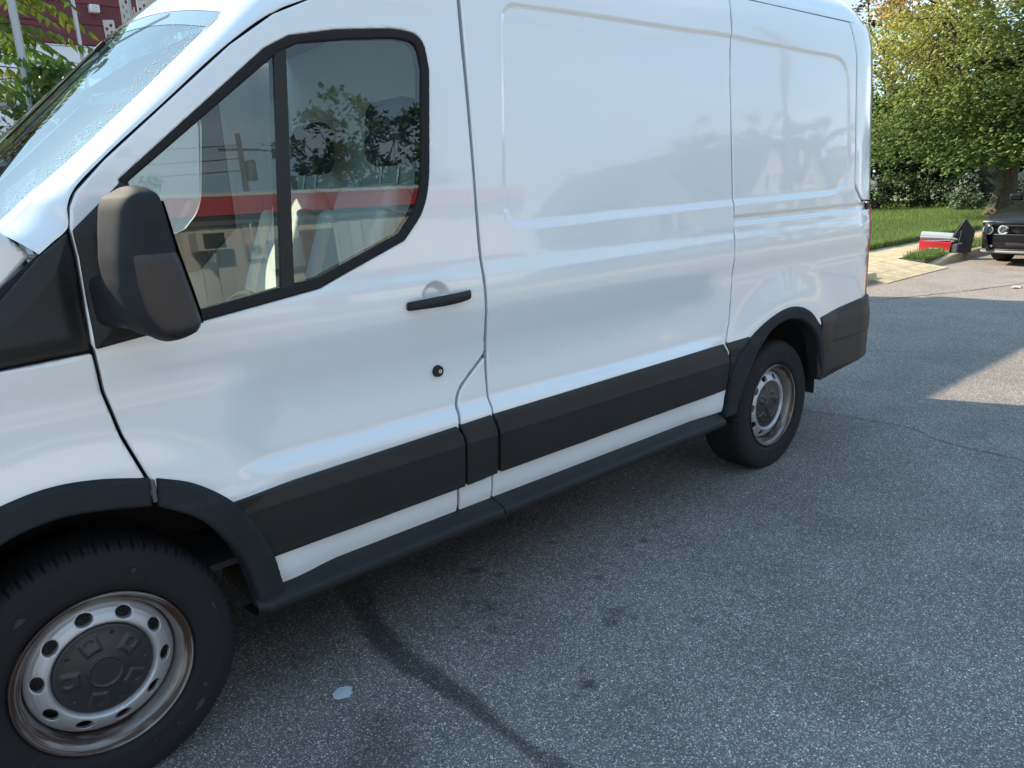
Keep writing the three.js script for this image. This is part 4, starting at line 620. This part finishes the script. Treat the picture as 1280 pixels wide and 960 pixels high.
// ---------------------------------------------------------------- behind the van, by the far left of the photo
const redMats = [std([.115, .022, .030], .75), std([.10, .020, .028], .75), std([.13, .026, .034], .75)], whiteBoardMats = [std([.60, .61, .64], .6), std([.56, .57, .60], .6), std([.64, .65, .68], .6)];
{
  const b = thing('red_building', 'dark red boarded building with white lower wall, at the upper left behind the tree', 'building', [0, 0, 0]);
  mesh('wall', box(-7, 7.3, .1, 5.6, -20, -12.03), redMats[1], b);
  boards(b, -7, 7.3, 4.02, 5.6, -12.03, 1, .30, redMats, 'red_board');
  boards(b, -7, 7.3, .14, 4.0, -12.03, 1, .24, whiteBoardMats, 'white_board');
  mesh('roof', box(-7.2, 7.5, 5.6, 5.75, -20.2, -11.85), roofMat, b);
  const ac = mesh('window_unit', merge([box(3.42, 3.56, 4.49, 4.60, -12.02, -11.90, .01)]), std([.72, .73, .74], .5), b); mesh('louvre', merge([0, 1, 2, 3].map(k => box(3.44, 3.54, 4.503 + k * .024, 4.512 + k * .024, -11.902, -11.895))), std([.3, .3, .3], .6), ac);
  mesh('drain_pipe', bar([4.9, .1, -11.95], [4.9, 5.6, -11.95], .05), std([.5, .5, .5], .5), b);
}
{ // garage whose shadow reaches the road behind the van
  const g = thing('garage', 'white boarded flat roofed garage beside the pavement, hidden behind the van', 'garage');
  mesh('wall', box(2.62, 7.88, .1, 3.68, -6.5, -5.03), whiteBoardMats[0], g); boards(g, 2.62, 7.88, .14, 3.66, -5.03, 1, .22, whiteBoardMats);
  mesh('roof', box(2.58, 7.96, 3.68, 3.80, -6.6, -5.0), roofMat, g); mesh('garage_door', box(4.3, 7.0, .12, 2.5, -5.0, -4.97), frameMat, g);
}
{ // steel posts and chain-link fence
  const galv = std([.33, .35, .37], .5, { metalness: .4 });
  const post = thing('steel_post', 'thick grey steel post left of the thin pole, rising from the vine', 'post', [.97, .1, -4.62]); mesh('tube', bar([0, 0, 0], [-.02, 4.2, 0], .028, 16), galv, post); mesh('cap', new THREE.SphereGeometry(.033, 12, 8).translate(-.02, 4.2, 0), galv, post);
  const p2 = thing('pole', 'thin pale pole in front of the red wall, right of the thick grey post', 'pole', [1.455, .1, -5.0]); mesh('tube', bar([0, 0, 0], [-.015, 4.4, 0], .0155, 12), std([.42, .44, .46], .5, { metalness: .3 }), p2); mesh('foot_plate', box(-.08, .08, 0, .02, -.08, .08), galv, p2);
  const f = thing('chain_link_fence', 'weathered grey chain link fence at the far left edge, overgrown by a vine', 'fence', [0, .1, -4.70]);
  for (let x = -2.8; x < 1.3; x += 2) mesh('fence_post', bar([x, 0, 0], [x, 2.2, 0], .024, 10), galv, f);
  for (const y of [2.17, 1.1]) mesh('fence_rail', bar([-2.8, y, .01], [1.22, y, .01], .018, 8), galv, f);
  const w = []; for (let k = -22; k < 62; k++) for (const s of [-1, 1]) { const x = -2.8 + k * .1; const a = [x, 0, s * .003], b = [x + 2.15, 2.15, s * .003]; const A = s > 0 ? a : [a[0] + 2.15, 0, a[2]], B = s > 0 ? b : [a[0], 2.15, a[2]]; let [x0, y0] = A, [x1, y1] = B; const cl = (X) => (X - x0) / (x1 - x0); let t0 = 0, t1 = 1; for (const X of [-2.8, 1.2]) { const t = cl(X), inc = x1 > x0; if ((X < 0) === inc) t0 = Math.max(t0, t); else t1 = Math.min(t1, t); } if (t1 - t0 < .02) continue; w.push(bar([mix(x0, x1, t0), mix(y0, y1, t0), a[2]], [mix(x0, x1, t1), mix(y0, y1, t1), a[2]], .0022, 4)); }
  const wires = mesh('wire_mesh', merge(w), galv, f); wires.userData.kind = 'stuff';
  // old pales standing behind the fence
  const pf = thing('paling_fence', 'old grey wooden paling fence behind the chain link at the far left', 'fence', [0, .1, -5.25]); for (let k = 0; k < 34; k++) mesh('pale', box(-2.6 + k * .1, -2.6 + k * .1 + rr(.07, .085), 0, rr(1.95, 2.2), 0, .02), [std([.30, .285, .27], .9), std([.24, .23, .225], .9), std([.36, .35, .33], .9)][k % 3], pf); for (const y of [.5, 1.7]) mesh('pale_rail', box(-2.65, .82, y, y + .08, -.05, -.001), std([.25, .24, .23], .9), pf);
  const bl = thing('blue_barrel', 'blue plastic barrel top at the far left edge beside the fence', 'barrel', [.47, 1.60, -4.35]); mesh('barrel', new THREE.CylinderGeometry(.17, .17, .42, 24).translate(0, .16, 0), std([.03, .13, .42], .45), bl); mesh('rim', new THREE.TorusGeometry(.165, .012, 8, 24).rotateX(Math.PI / 2).translate(0, .37, 0), std([.03, .13, .42], .45), bl); mesh('stand', box(-.2, .2, -1.5, -.05, -.2, .2), std([.2, .2, .2], .9), bl);
  // pale sheets of corrugated iron over a lean-to
  const lt = thing('lean_to', 'pale corrugated lean-to roof low between the vine and the white wall', 'shed', [0, 0, 0]); mesh('corrugated_roof', surf(120, 6, (u, v) => [mix(1.42, 3.3, u), mix(2.50, 2.80, v) + .014 * Math.sin(u * 150), mix(-5.45, -7.0, v)]), std([.36, .34, .29], .7), lt); mesh('shed_wall', box(1.5, 3.25, .1, 2.46, -6.95, -5.6), whiteBoardMats[0], lt);
}
{ // perforated uprights leaning in a row
  const s = new THREE.Shape(); const W = .078, H = 4.1; s.moveTo(-W / 2, 0); s.lineTo(W / 2, 0); s.lineTo(W / 2, H); s.lineTo(-W / 2, H); for (let y = .08; y < H - .05; y += .08) for (const q of [-.0185, .0185]) { const h = new THREE.Path(); h.absellipse(q, y + (q > 0 ? .04 : 0), .0135, .021, 0, Math.PI * 2, true); s.holes.push(h); }
  const face = new THREE.ExtrudeGeometry(s, { depth: .004, bevelEnabled: false, curveSegments: 6 }), galv = std([.44, .445, .43], .6, { metalness: .1 }), dull = std([.40, .42, .42], .55, { metalness: .3 });
  const first = thing('rack_upright', '', 'rack upright', [1.99, .1, -6.0], 0, 'perforated steel rack uprights leaning at the red wall'); mesh('face', face, galv, first); mesh('flange', merge([box(-W / 2 - .004, -W / 2, 0, H, -.045, .004), box(W / 2, W / 2 + .004, 0, H, -.045, .004)]), dull, first);
  first.userData.label = 'shortest perforated steel upright, leftmost of the row above the windscreen'; first.position.x = 2.025; first.scale.y = .752; first.rotation.set(0, -.45, .02);
  const L = ['tall pale perforated upright, second from the left above the windscreen', 'perforated upright left of the blue beam, above the windscreen', 'perforated upright just right of the blue beam, above the windscreen', 'perforated upright second to the right of the blue beam', 'rightmost perforated upright, nearest the van roof'];
  [[2.095, 1, -.75], [2.272, .80, -.25], [2.415, .815, -.3], [2.50, .84, -.6], [2.585, .86, -.3]].forEach(([x, sy, t], i) => { const c = copyOf(first, [x, .1, -6.0 - .012 * i], 0, L[i]); c.rotation.set(0, t, .006 * i - .01); c.scale.y = sy; });
  const beam = thing('rack_beam', 'upright blue painted steel beam standing among the perforated uprights', 'beam', [2.345, .1, -6.0]); mesh('beam', box(-.028, .028, 0, 3.25, -.03, .03, .006), std([.05, .16, .36], .5), beam); mesh('end_plate', box(-.034, .034, 3.18, 3.36, .031, .037), std([.40, .38, .32], .5), beam);
  const bundle = thing('steel_rods', 'bundle of grey steel bars standing between the perforated uprights', 'steel bars', [2.185, .1, -6.02]); for (let k = 0; k < 7; k++) mesh('rod', bar([-.045 + k * .015, 0, 0], [-.055 + k * .016, 3.17 + .02 * (k % 3), .01 * (k % 2)], .006, 6), dull, bundle);
}
{ // vine on the fence and the tree with feathered leaves
  const v = thing('climbing_vine', 'bushy green vine climbing over the chain link fence by the thick grey post', 'vine', [1.0, .1, -4.55]), sp = []; const st = [];
  for (let k = 0; k < 9; k++) st.push(limb([rr(-.3, .3), 0, rr(-.05, .05)], [rr(-.2, .3), rr(1.6, 2.25), rr(-.03, .08)], .012, .004, .5, 8));
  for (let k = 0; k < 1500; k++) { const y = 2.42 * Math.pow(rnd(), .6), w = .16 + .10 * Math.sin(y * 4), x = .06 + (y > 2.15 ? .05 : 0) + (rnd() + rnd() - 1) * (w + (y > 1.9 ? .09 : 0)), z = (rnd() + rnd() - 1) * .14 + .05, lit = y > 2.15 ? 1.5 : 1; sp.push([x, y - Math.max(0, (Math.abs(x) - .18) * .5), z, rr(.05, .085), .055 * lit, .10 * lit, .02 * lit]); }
  mesh('stems', merge(st), bark, v); mesh('foliage', leaves(sp, .8, .4), leafM, v);
  const t = thing('feather_leaved_tree', 'young tree with long feathered yellow green leaves before the red wall, upper left', 'tree', [.55, .1, -5.35]), wood = [limb([0, -.05, 0], [.12, 2.3, -.1], .05, .035, .06), limb([.12, 2.25, -.1], [.22, 3.9, -.2], .034, .012, .08)], lf = [];
  for (let k = 0; k < 64; k++) {
    const y0 = mix(1.9, 3.75, (k + .5) / 64), a = k * 2.4 + rr(-.3, .3), L = rr(.75, 1.25), x0 = .12 + .06 * (y0 - 2), z0 = -.12, up = rr(.05, .45), pts = []; for (let m = 0; m <= 6; m++) { const q = m / 6; pts.push([x0 + Math.cos(a) * L * q, y0 + L * (up * q - .55 * q * q), z0 + Math.sin(a) * L * q * .8]); }
    wood.push(tube(pts, .0045, 4, 10)); const c = new THREE.CatmullRomCurve3(pts.map(p => V(...p))), lt = rr(.7, 1.4), ye = rr(0, 1);
    for (let m = 2; m < 15; m++) { const p = c.getPoint(m / 15), dir = c.getTangent(m / 15), yaw = Math.atan2(dir.x, dir.z); for (const s of [-1, 1]) lf.push([p.x, p.y, p.z, rr(.11, .16) * (1 - .35 * Math.abs(m / 15 - .45)), mix(.13, .30, ye) * lt, mix(.22, .32, ye) * lt, .03 * lt, yaw + s * rr(.9, 1.25), rr(.45, .95)]); }
  }
  mesh('trunk', merge(wood), bark, t); mesh('crown', leaves(lf, 0, .20), leafM, t);
}
{ // utility pole whose thin shadow crosses the drive
  const woodM = std([.16, .12, .09], .9), p = thing('utility_pole', 'wooden utility pole on the verge, hidden behind the van', 'utility pole', [8.9, .1, -3.2]); mesh('shaft', bar([0, -.1, 0], [0, 9.5, 0], .14, 14, .10), woodM, p); mesh('cross_arm', box(-.05, .05, 8.8, 8.92, -1.1, 1.1), woodM, p);
}
// ---------------------------------------------------------------- across the street (seen mirrored in the van)
{
  const b = thing('low_white_building', 'low pale boarded building with a red fascia across the street, mirrored in the cab window', 'building', [0, 0, 0]);
  const wallM = [std([.50, .49, .45], .75), std([.46, .45, .41], .75), std([.53, .52, .47], .75)], redF = std([.42, .018, .03], .5);
  mesh('wall', box(-14, 13.2, .1, 2.72, 13.03, 19), wallM[0], b);
  for (let x = -13.95, k = 0; x < 13.1; x += .30, k++) if (!(x > 7.0 && x < 7.9)) mesh('wall_panel', box(x, x + .28, .62, 2.38, 12.99 + .006 * (k % 3), 13.03), wallM[k % 3], b);
  mesh('plinth', box(-14, 13.2, .1, .60, 12.95, 13.029), std([.20, .20, .20], .9), b);
  mesh('fascia', box(-14.1, 13.3, 2.58, 2.92, 12.78, 13.0), redF, b); mesh('soffit', box(-14.1, 13.3, 2.40, 2.575, 12.90, 13.025), std([.10, .10, .10], .9), b); mesh('roof', box(-14.1, 13.3, 2.93, 3.0, 12.80, 19.2), std([.5, .5, .48], .9), b);
  const ac = mesh('air_conditioner', merge([box(4.78, 5.46, 1.92, 2.28, 12.55, 12.985, .02)]), std([.48, .46, .40], .6), b); mesh('air_grille', box(4.90, 5.30, 1.97, 2.24, 12.53, 12.548), std([.015, .015, .015], .9), ac); mesh('bracket', box(5.05, 5.1, 1.7, 1.92, 12.6, 12.985), std([.3, .3, .3], .8), ac);
  const mb = mesh('meter_box', box(5.86, 6.2, 1.70, 2.0, 12.86, 12.985, .01), std([.42, .42, .40], .6), b); mesh('meter_dial', new THREE.CylinderGeometry(.09, .09, .05, 20).rotateX(Math.PI / 2).translate(6.03, 1.87, 12.84), std([.03, .03, .03], .3), mb); mesh('conduit', bar([6.0, 2.0, 12.93], [6.0, 2.42, 12.93], .025), frameMat, mb);
  mesh('electric_cabinet', box(6.28, 7.0, 1.45, 2.05, 12.8, 12.985, .02), std([.22, .24, .25], .6), b);
  mesh('door', box(7.05, 7.85, .62, 2.2, 12.99, 13.02), std([.14, .03, .025], .5), b);
  const woodM = std([.10, .08, .065], .9);
  const pl = [[13.3, 30, 7.2, 'shorter wooden utility pole beyond the low white building'], [23.5, 11.2, 9.2, 'taller wooden utility pole on the far pavement']];
  for (const [x, z, h, l] of pl) { const p = thing('utility_pole', l, 'utility pole', [x, .1, z]); mesh('shaft', bar([0, -.1, 0], [0, h, 0], .15, 14, .11), woodM, p); mesh('cross_arm', box(-.9, .9, h - .7, h - .60, -.05, .05), woodM, p); mesh('transformer', new THREE.CylinderGeometry(.22, .22, .8, 16).translate(.35, h - 1.5, 0), std([.08, .085, .09], .6), p); }
  const sag = (a, c, s) => { const q = []; for (let k = 0; k <= 12; k++) { const t = k / 12; q.push([mix(a[0], c[0], t), mix(a[1], c[1], t) - s * 4 * t * (1 - t), mix(a[2], c[2], t)]); } return tube(q, .022, 4, 30); };
  for (const [dy, l] of [[-.6, 'upper black cable slung between the two wooden poles'], [-1.5, 'middle black cable slung between the two wooden poles'], [-2.3, 'lower black cable slung between the two wooden poles']]) tag(mesh('overhead_cable', merge([sag([23.5, 9.2 + dy, 11.2], [60, 9 + dy, 11.2], .7), sag([23.5, 9.2 + dy, 11.2], [-14, 9.4 + dy, 11.2], .9), sag([13.3, 7.2 + dy * .6, 30], [-10, 7.6 + dy * .6, 30], .5)]), woodM), l, 'cable');
  const wm = [std([.40, .40, .39], .7), std([.36, .36, .35], .7)], ym = [std([.26, .23, .18], .7), std([.24, .21, .16], .7)], gm = [std([.16, .17, .18], .7), std([.14, .15, .16], .7)];
  gableHouse('grey gabled house far across the street beyond the low white building', [40, .1, 29], Math.PI, 7, 8, 3.2, 5.4, gm, [[-1.6, 1.1, 1, 1.4], [1.7, 1.1, 1, 1.4]], undefined, 0);
  gableHouse('first white gabled house across the street', [50, .1, 27], Math.PI, 5.4, 8, 4.0, 6.5, wm, [[-1.5, 1.1, 1, 1.4], [-.2, 1.1, 1, 1.4], [-1, 3.4, .9, 1.2], [1, 3.4, .9, 1.2]], undefined, 1);
  gableHouse('yellowish gabled house across the street beyond the white one', [56.5, .1, 28], Math.PI, 5.6, 8, 3.8, 6.2, ym, [[-1.6, 1.1, 1, 1.4], [1.7, 1.1, 1, 1.4], [0, 3.5, .8, .9]], undefined, 0);
  gableHouse('second white gabled house across the street', [64, .1, 28], Math.PI, 6, 8, 3.4, 5.4, wm, [[-1.6, 1.1, 1, 1.4], [0, 3.5, .8, .9]], undefined, 1);
  tree('street_tree', 'leafy green tree behind the low white building', [15.6, .1, 24], { h: 7.6, rx: 3.2, base: 1.8, trunk: .2, clumps: 90, per: 40, size: .26, colour: farCol, hollow: .3, limbs: 8 });
  tree('street_tree', 'large dark tree behind the white gabled houses', [60, .1, 37], { h: 10.5, rx: 6, base: 2, trunk: .3, clumps: 130, per: 45, size: .32, colour: farCol, hollow: .3, limbs: 8 });
  tree('street_tree', 'round dark tree beyond the left end of the low white building', [6.5, .1, 27], { h: 5.6, rx: 3.0, base: 1.4, trunk: .2, clumps: 80, per: 40, size: .28, colour: farCol, hollow: .3, limbs: 8 });
  tree('street_tree', 'wide dark tree behind the second white house', [74, .1, 38], { h: 10.5, rx: 6, base: 2, trunk: .3, clumps: 130, per: 45, size: .34, colour: farCol, hollow: .3, limbs: 8 });
}
// ---------------------------------------------------------------- black car parked ahead of the maple (front towards -x)
{
  const car = thing('black_car', 'black two door muscle car parked by the kerb, cut off by the right edge', 'car', [13.45, 0, -1.45]);
  const paint = phys([.007, .007, .009], .3, { clearcoat: .4, clearcoatRoughness: .05, specularIntensity: .35 }), trim = phys([.012, .012, .013], .5), chrome = std([.6, .61, .63], .15, { metalness: 1 }), lensM = phys([.55, .57, .6], .08, { clearcoat: 1, metalness: .4 });
  const HW = .955;
  // upper body: sections along the length (x, half width, sill y, deck y, shoulder y)
  const S = [[.03, .80, .27, .66, .60], [.07, .86, .24, .695, .63], [.18, .915, .22, .735, .66], [.45, .945, .20, .79, .70], [.9, .955, .20, .85, .74], [1.35, .955, .20, .90, .78], [1.75, .955, .20, .935, .82], [2.6, .955, .20, .95, .86], [3.6, .96, .20, .965, .89], [4.3, .95, .22, .99, .90], [4.85, .90, .26, .97, .86], [5.0, .82, .32, .90, .78]];
  const sec = x => { let i = 0; while (i < S.length - 2 && x > S[i + 1][0]) i++; const t = clamp((x - S[i][0]) / (S[i + 1][0] - S[i][0])); return S[i].map((a, k) => mix(a, S[i + 1][k], t)); };
  const arch = (x, y) => { for (const c of [.98, 3.93]) { const d = Math.hypot(x - c, y - .34); if (d < .39) return true; } return false; };
  mesh('body', surf(120, 40, (u, v) => {
    const x = mix(.03, 5.0, u < .2 ? u * u * 5 * .2 / .2 * .2 / .2 * .2 + 0 : u), q = sec(mix(.03, 5, u)), X = mix(.03, 5, u), [, hw, y0, yd, ys] = q; const a = v * 2 - 1, s = Math.sign(a), t = Math.abs(a);
    let y, z; if (t < .62) { const k = t / .62; z = hw * (k < .92 ? k * .96 / .92 : mix(.96, .985, (k - .92) / .08)); y = yd + .035 * (1 - k * k) * clamp(X * 2) - .03 * step(.8, 1, k) + .02 * step(.30, .36, k) * step(.52, .46, k) * step(.5, 1, X) * step(1.9, 1.5, X); } else { const k = (t - .62) / .38; y = mix(yd - .03, y0, k); z = hw * (.985 + .03 * Math.sin(Math.PI * Math.min(1, k * 1.4)) - .05 * step(.65, 1, k)); if (arch(X, y)) z -= .0; }
    return [X, y, s * z];
  }), paint, car);
  // front: nose panel, grille band with four lamps, lower bumper
  const nose = (x0, y0, y1, w, bow, m, name, th = .05, parent = car) => mesh(name, surf(40, 6, (u, v) => { const z = mix(-w, w, u), s = z / w; return [x0 + bow * Math.pow(Math.abs(s), 2.6) + .012 * Math.sin(Math.PI * v) * -1, mix(y0, y1, v), z]; }), m, parent);
  nose(.0, .625, .70, .905, .13, paint, 'nose_panel'); nose(.055, .50, .628, .905, .10, std([.006, .006, .007], .7), 'grille_recess'); nose(-.012, .485, .505, .89, .16, paint, 'bumper_lip'); nose(-.02, .27, .49, .90, .17, paint, 'front_bumper'); nose(-.03, .205, .25, .92, .21, std([.20, .20, .20], .55), 'splitter'); nose(-.024, .245, .275, .91, .19, trim, 'lower_valance');
  nose(-.027, .295, .375, .52, .03, std([.005, .005, .006], .8), 'lower_intake');
  mesh('nose_edge', tube([-.86, -.6, -.3, 0, .3, .6, .86].map(z => [-.005 + .13 * Math.pow(Math.abs(z / .865), 2.6), .632, z]), .006, 6, 40), phys([.10, .10, .11], .35, { metalness: .4 }), car);
  mesh('bumper_edge', tube([-.88, -.6, -.3, 0, .3, .6, .88].map(z => [-.022 + .16 * Math.pow(Math.abs(z / .89), 2.6), .496, z]), .006, 6, 40), phys([.10, .10, .11], .35, { metalness: .4 }), car);
  for (const y of [.535, .565, .595]) mesh('grille_bar', tube([-.42, 0, .42].map(z => [.03, y, z]), .006, 5, 10), trim, car);
  for (const z of [-.815, -.585, .585, .815]) { const bx = .10 * Math.pow(Math.abs(z) / .86, 2.6), l = mesh('headlight', new THREE.TorusGeometry(.062, .017, 12, 36).rotateY(Math.PI / 2).translate(.012 + bx, .565, z), lensM, car); mesh('lamp_glass', new THREE.SphereGeometry(.058, 20, 10, 0, 6.29, 0, 1.2).rotateZ(Math.PI / 2).scale(.5, 1, 1).translate(.035 + bx, .565, z), phys([.12, .13, .15], .03, { clearcoat: 1 }), l); }
  mesh('lamp_inner', new THREE.SphereGeometry(.03, 14, 8).translate(.035, .565, -.63 + .1), trim, car);
  mesh('fog_lamp', new THREE.CylinderGeometry(.02, .02, .02, 16).rotateZ(Math.PI / 2).translate(.075, .315, -.74), lensM, car); mesh('fog_lamp', new THREE.CylinderGeometry(.03, .03, .02, 16).rotateZ(Math.PI / 2).translate(.035, .315, .74), lensM, car);
  const cv = document.createElement('canvas'); cv.width = 256; cv.height = 128; const c = cv.getContext('2d'); c.fillStyle = '#dfe4e6'; c.fillRect(0, 0, 256, 128); c.fillStyle = '#22303a'; c.font = 'bold 78px sans-serif'; c.textAlign = 'left'; c.textBaseline = 'middle'; c.fillText('D', 26, 70); c.fillRect(0, 0, 256, 5); c.fillRect(0, 123, 256, 5); const pt = new THREE.CanvasTexture(cv); pt.colorSpace = THREE.SRGBColorSpace;
  const plate = mesh('number_plate', box(-.062, -.05, .335, .485, -.16, .16, .004), chrome, car); mesh('plate_face', new THREE.PlaneGeometry(.30, .14).rotateY(-Math.PI / 2).translate(-.0635, .41, 0), std([1, 1, 1], .5, { map: pt }), plate);
  // bonnet scoop, cabin
  mesh('bonnet_scoop', merge([box(1.0, 1.5, .885, .925, -.42, -.14, .015), box(1.0, 1.5, .885, .925, .14, .42, .015)].map(g => g)), trim, car);
  mesh('scoop_grille', box(.99, 1.0, .893, .918, -.40, -.16), std([.5, .5, .5], .4), car);
  const cab = (x0, x1, x2, x3, y0, y1, w0, w1, m, name, ins = 0) => mesh(name, surf(1, 1, () => [0, 0, 0]), m, car);
  const quad = (a, b, c2, d, m, name) => mesh(name, surf(6, 6, (u, v) => [0, 1, 2].map(k => mix(mix(a[k], b[k], u), mix(d[k], c2[k], u), v))), m, car);
  const gl = phys([.012, .014, .016], .06, { specularIntensity: .5 });
  quad([1.72, .93, -.74], [1.72, .93, .74], [2.55, 1.40, .56], [2.55, 1.40, -.56], gl, 'windscreen'); quad([4.55, 1.0, -.70], [4.55, 1.0, .70], [3.65, 1.40, .55], [3.65, 1.40, -.55], gl, 'rear_window');
  for (const s of [-1, 1]) { quad([1.74, .93, .80 * s], [4.5, .98, .80 * s], [3.6, 1.38, .60 * s], [2.56, 1.38, .60 * s], gl, 'side_window'); mesh('roof_pillar', bar([1.70, .92, .77 * s], [2.55, 1.405, .575 * s], .03, 8), paint, car); mesh('door_mirror', new RoundedBoxGeometry(.09, .13, .2, 3, .04).translate(1.95, 1.0, 1.0 * s), paint, car); }
  mesh('roof', surf(10, 10, (u, v) => [mix(2.52, 3.7, u), 1.40 + .04 * Math.sin(Math.PI * u) + .03 * (1 - (2 * v - 1) ** 2), mix(-.60, .60, v)]), paint, car);
  mesh('underbody', box(.15, 4.9, .17, .30, -.72, .72), darkCavity, car);
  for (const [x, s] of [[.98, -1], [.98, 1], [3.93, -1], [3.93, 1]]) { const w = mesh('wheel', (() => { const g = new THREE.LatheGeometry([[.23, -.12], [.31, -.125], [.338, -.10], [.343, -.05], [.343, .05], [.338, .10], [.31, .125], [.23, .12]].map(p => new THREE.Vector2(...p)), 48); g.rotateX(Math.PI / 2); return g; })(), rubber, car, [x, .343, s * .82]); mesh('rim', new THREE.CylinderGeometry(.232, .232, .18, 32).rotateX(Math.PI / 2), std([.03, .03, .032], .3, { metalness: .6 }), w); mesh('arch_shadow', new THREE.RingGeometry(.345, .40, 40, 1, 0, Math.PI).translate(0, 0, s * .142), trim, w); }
}
// ---------------------------------------------------------------- rubbish by the kerb
{
  const g = thing('folding_grill', 'discarded red and grey folding grill lying on the grass strip', 'grill', [14.25, .12, -3.27], -1.48);
  g.scale.setScalar(.82);
  const red = phys([.62, .012, .03], .4, { clearcoat: .4 }), alu = std([.36, .385, .41], .5, { metalness: .1 }), blk = std([.02, .02, .02], .6);
  const body = mesh('tray', (() => { const s = new THREE.Shape(); s.moveTo(-.30, 0); s.lineTo(.27, 0); s.lineTo(.31, .20); s.lineTo(-.29, .23); const e = new THREE.ExtrudeGeometry(s, { depth: .26, bevelEnabled: true, bevelSize: .012, bevelThickness: .012, bevelSegments: 2 }); e.translate(0, .012, -.13); return e; })(), red, g);
  mesh('badge', box(-.10, .08, .085, .105, .1425, .1465), std([.8, .78, .76], .5), body);
  mesh('corner_guard', merge([box(-.312, -.27, .005, .055, .10, .149, .008), box(.20, .285, .005, .045, .10, .149, .008)]), std([.75, .72, .70], .5), body);
  const lid = mesh('lid', (() => { const c = new THREE.CylinderGeometry(.10, .10, .62, 28, 1); c.rotateZ(Math.PI / 2); c.rotateX(-1.2); c.rotateZ(-.06); c.translate(.0, .325, -.02); return c; })(), alu, g); mesh('lid_rim', tube([[-.31, .33, .08], [0, .32, .082], [.31, .30, .08]], .010, 6, 10), std([.75, .76, .76], .3, { metalness: .6 }), lid);
  mesh('fold_frame', merge([bar([.30, .30, 0], [.46, .46, .02], .010), bar([.46, .46, .02], [.42, .10, .05], .009), bar([.30, .16, .08], [.50, .20, .06], .018), bar([.28, .30, .10], [.42, .28, .10], .022), bar([-.26, .24, .1], [.28, .26, .1], .014)]), std([.30, .28, .27], .5, { metalness: .4 }), g);
  mesh('hinge_block', merge([new RoundedBoxGeometry(.08, .10, .12, 2, .02).translate(.33, .27, .05), new RoundedBoxGeometry(.10, .17, .14, 2, .02).translate(.37, .10, .04)]), std([.25, .26, .27], .6), g);
  mesh('grate', merge([-.2, -.1, 0, .1, .2].map(x => bar([x, .25, .12], [x, .25, -.12], .006, 5))), blk, g);
  const b = thing('black_bin', 'black plastic tub tipped on its side between the red grill and the black car', 'tub', [14.30, .12, -2.92], -1.2);
  const F = [[-.20, 0], [.17, 0], [.20, .20], [.205, .36], [.06, .575], [-.03, .47], [-.16, .16]], P3 = []; F.forEach(([x, y]) => { P3.push(V(x, y, .0 + .10 * y), V(x * .8 + .05, y * .86, -.24 + .1 * y)); });
  mesh('tub', toCreasedNormals(new ConvexGeometry(P3), .4), phys([.018, .02, .026], .45), b);
  for (const [p, q] of [[4, 6], [4, 3], [3, 1]]) mesh('tub_rim', bar([F[p][0], F[p][1], .012 + .1 * F[p][1]], [F[q][0], F[q][1], .012 + .1 * F[q][1]], .011, 8), phys([.05, .055, .06], .4), b);
  mesh('tub_rib', bar([.10, .06, .02], [.02, .40, .05], .008, 6), phys([.03, .033, .04], .4), b);
  const l = thing('torn_label', 'flattened pale scrap of plastic on the asphalt near the front wheel', 'litter', [.615, .003, .03], .2);
  const N = 22, P = [0, .004, 0], I = []; for (let k = 0; k < N; k++) { const a = k / N * 6.2832, r = .031 * (1 + .14 * (hash3(k, 3, 3) - .5)) * (k === 2 ? .8 : 1); P.push(Math.cos(a) * r * 1.1, .0005 + .0015 * hash3(k, 1, 1), Math.sin(a) * r * 1.0); I.push(0, 1 + (k + 1) % N, 1 + k); } const lg = new THREE.BufferGeometry(); lg.setAttribute('position', new THREE.Float32BufferAttribute(P, 3)); lg.setIndex(I); lg.computeVertexNormals(); mesh('scrap', lg, phys([.62, .63, .64], .35, { map: texture(64, 64, () => .7 + .3 * rnd()) }), l);
  tag(mesh('paper_scrap', (() => { const q = surf(6, 4, (u, v) => [(u - .5) * .14, .012 + .015 * Math.sin(u * 7) * Math.sin(v * 5), (v - .5) * .10]); return q; })(), std([.40, .37, .33], .8), scene, [11.06, .004, -1.1]), 'small pale scrap of paper lying on the sunlit road before the black car', 'litter');
}
renderer.render(scene, camera);
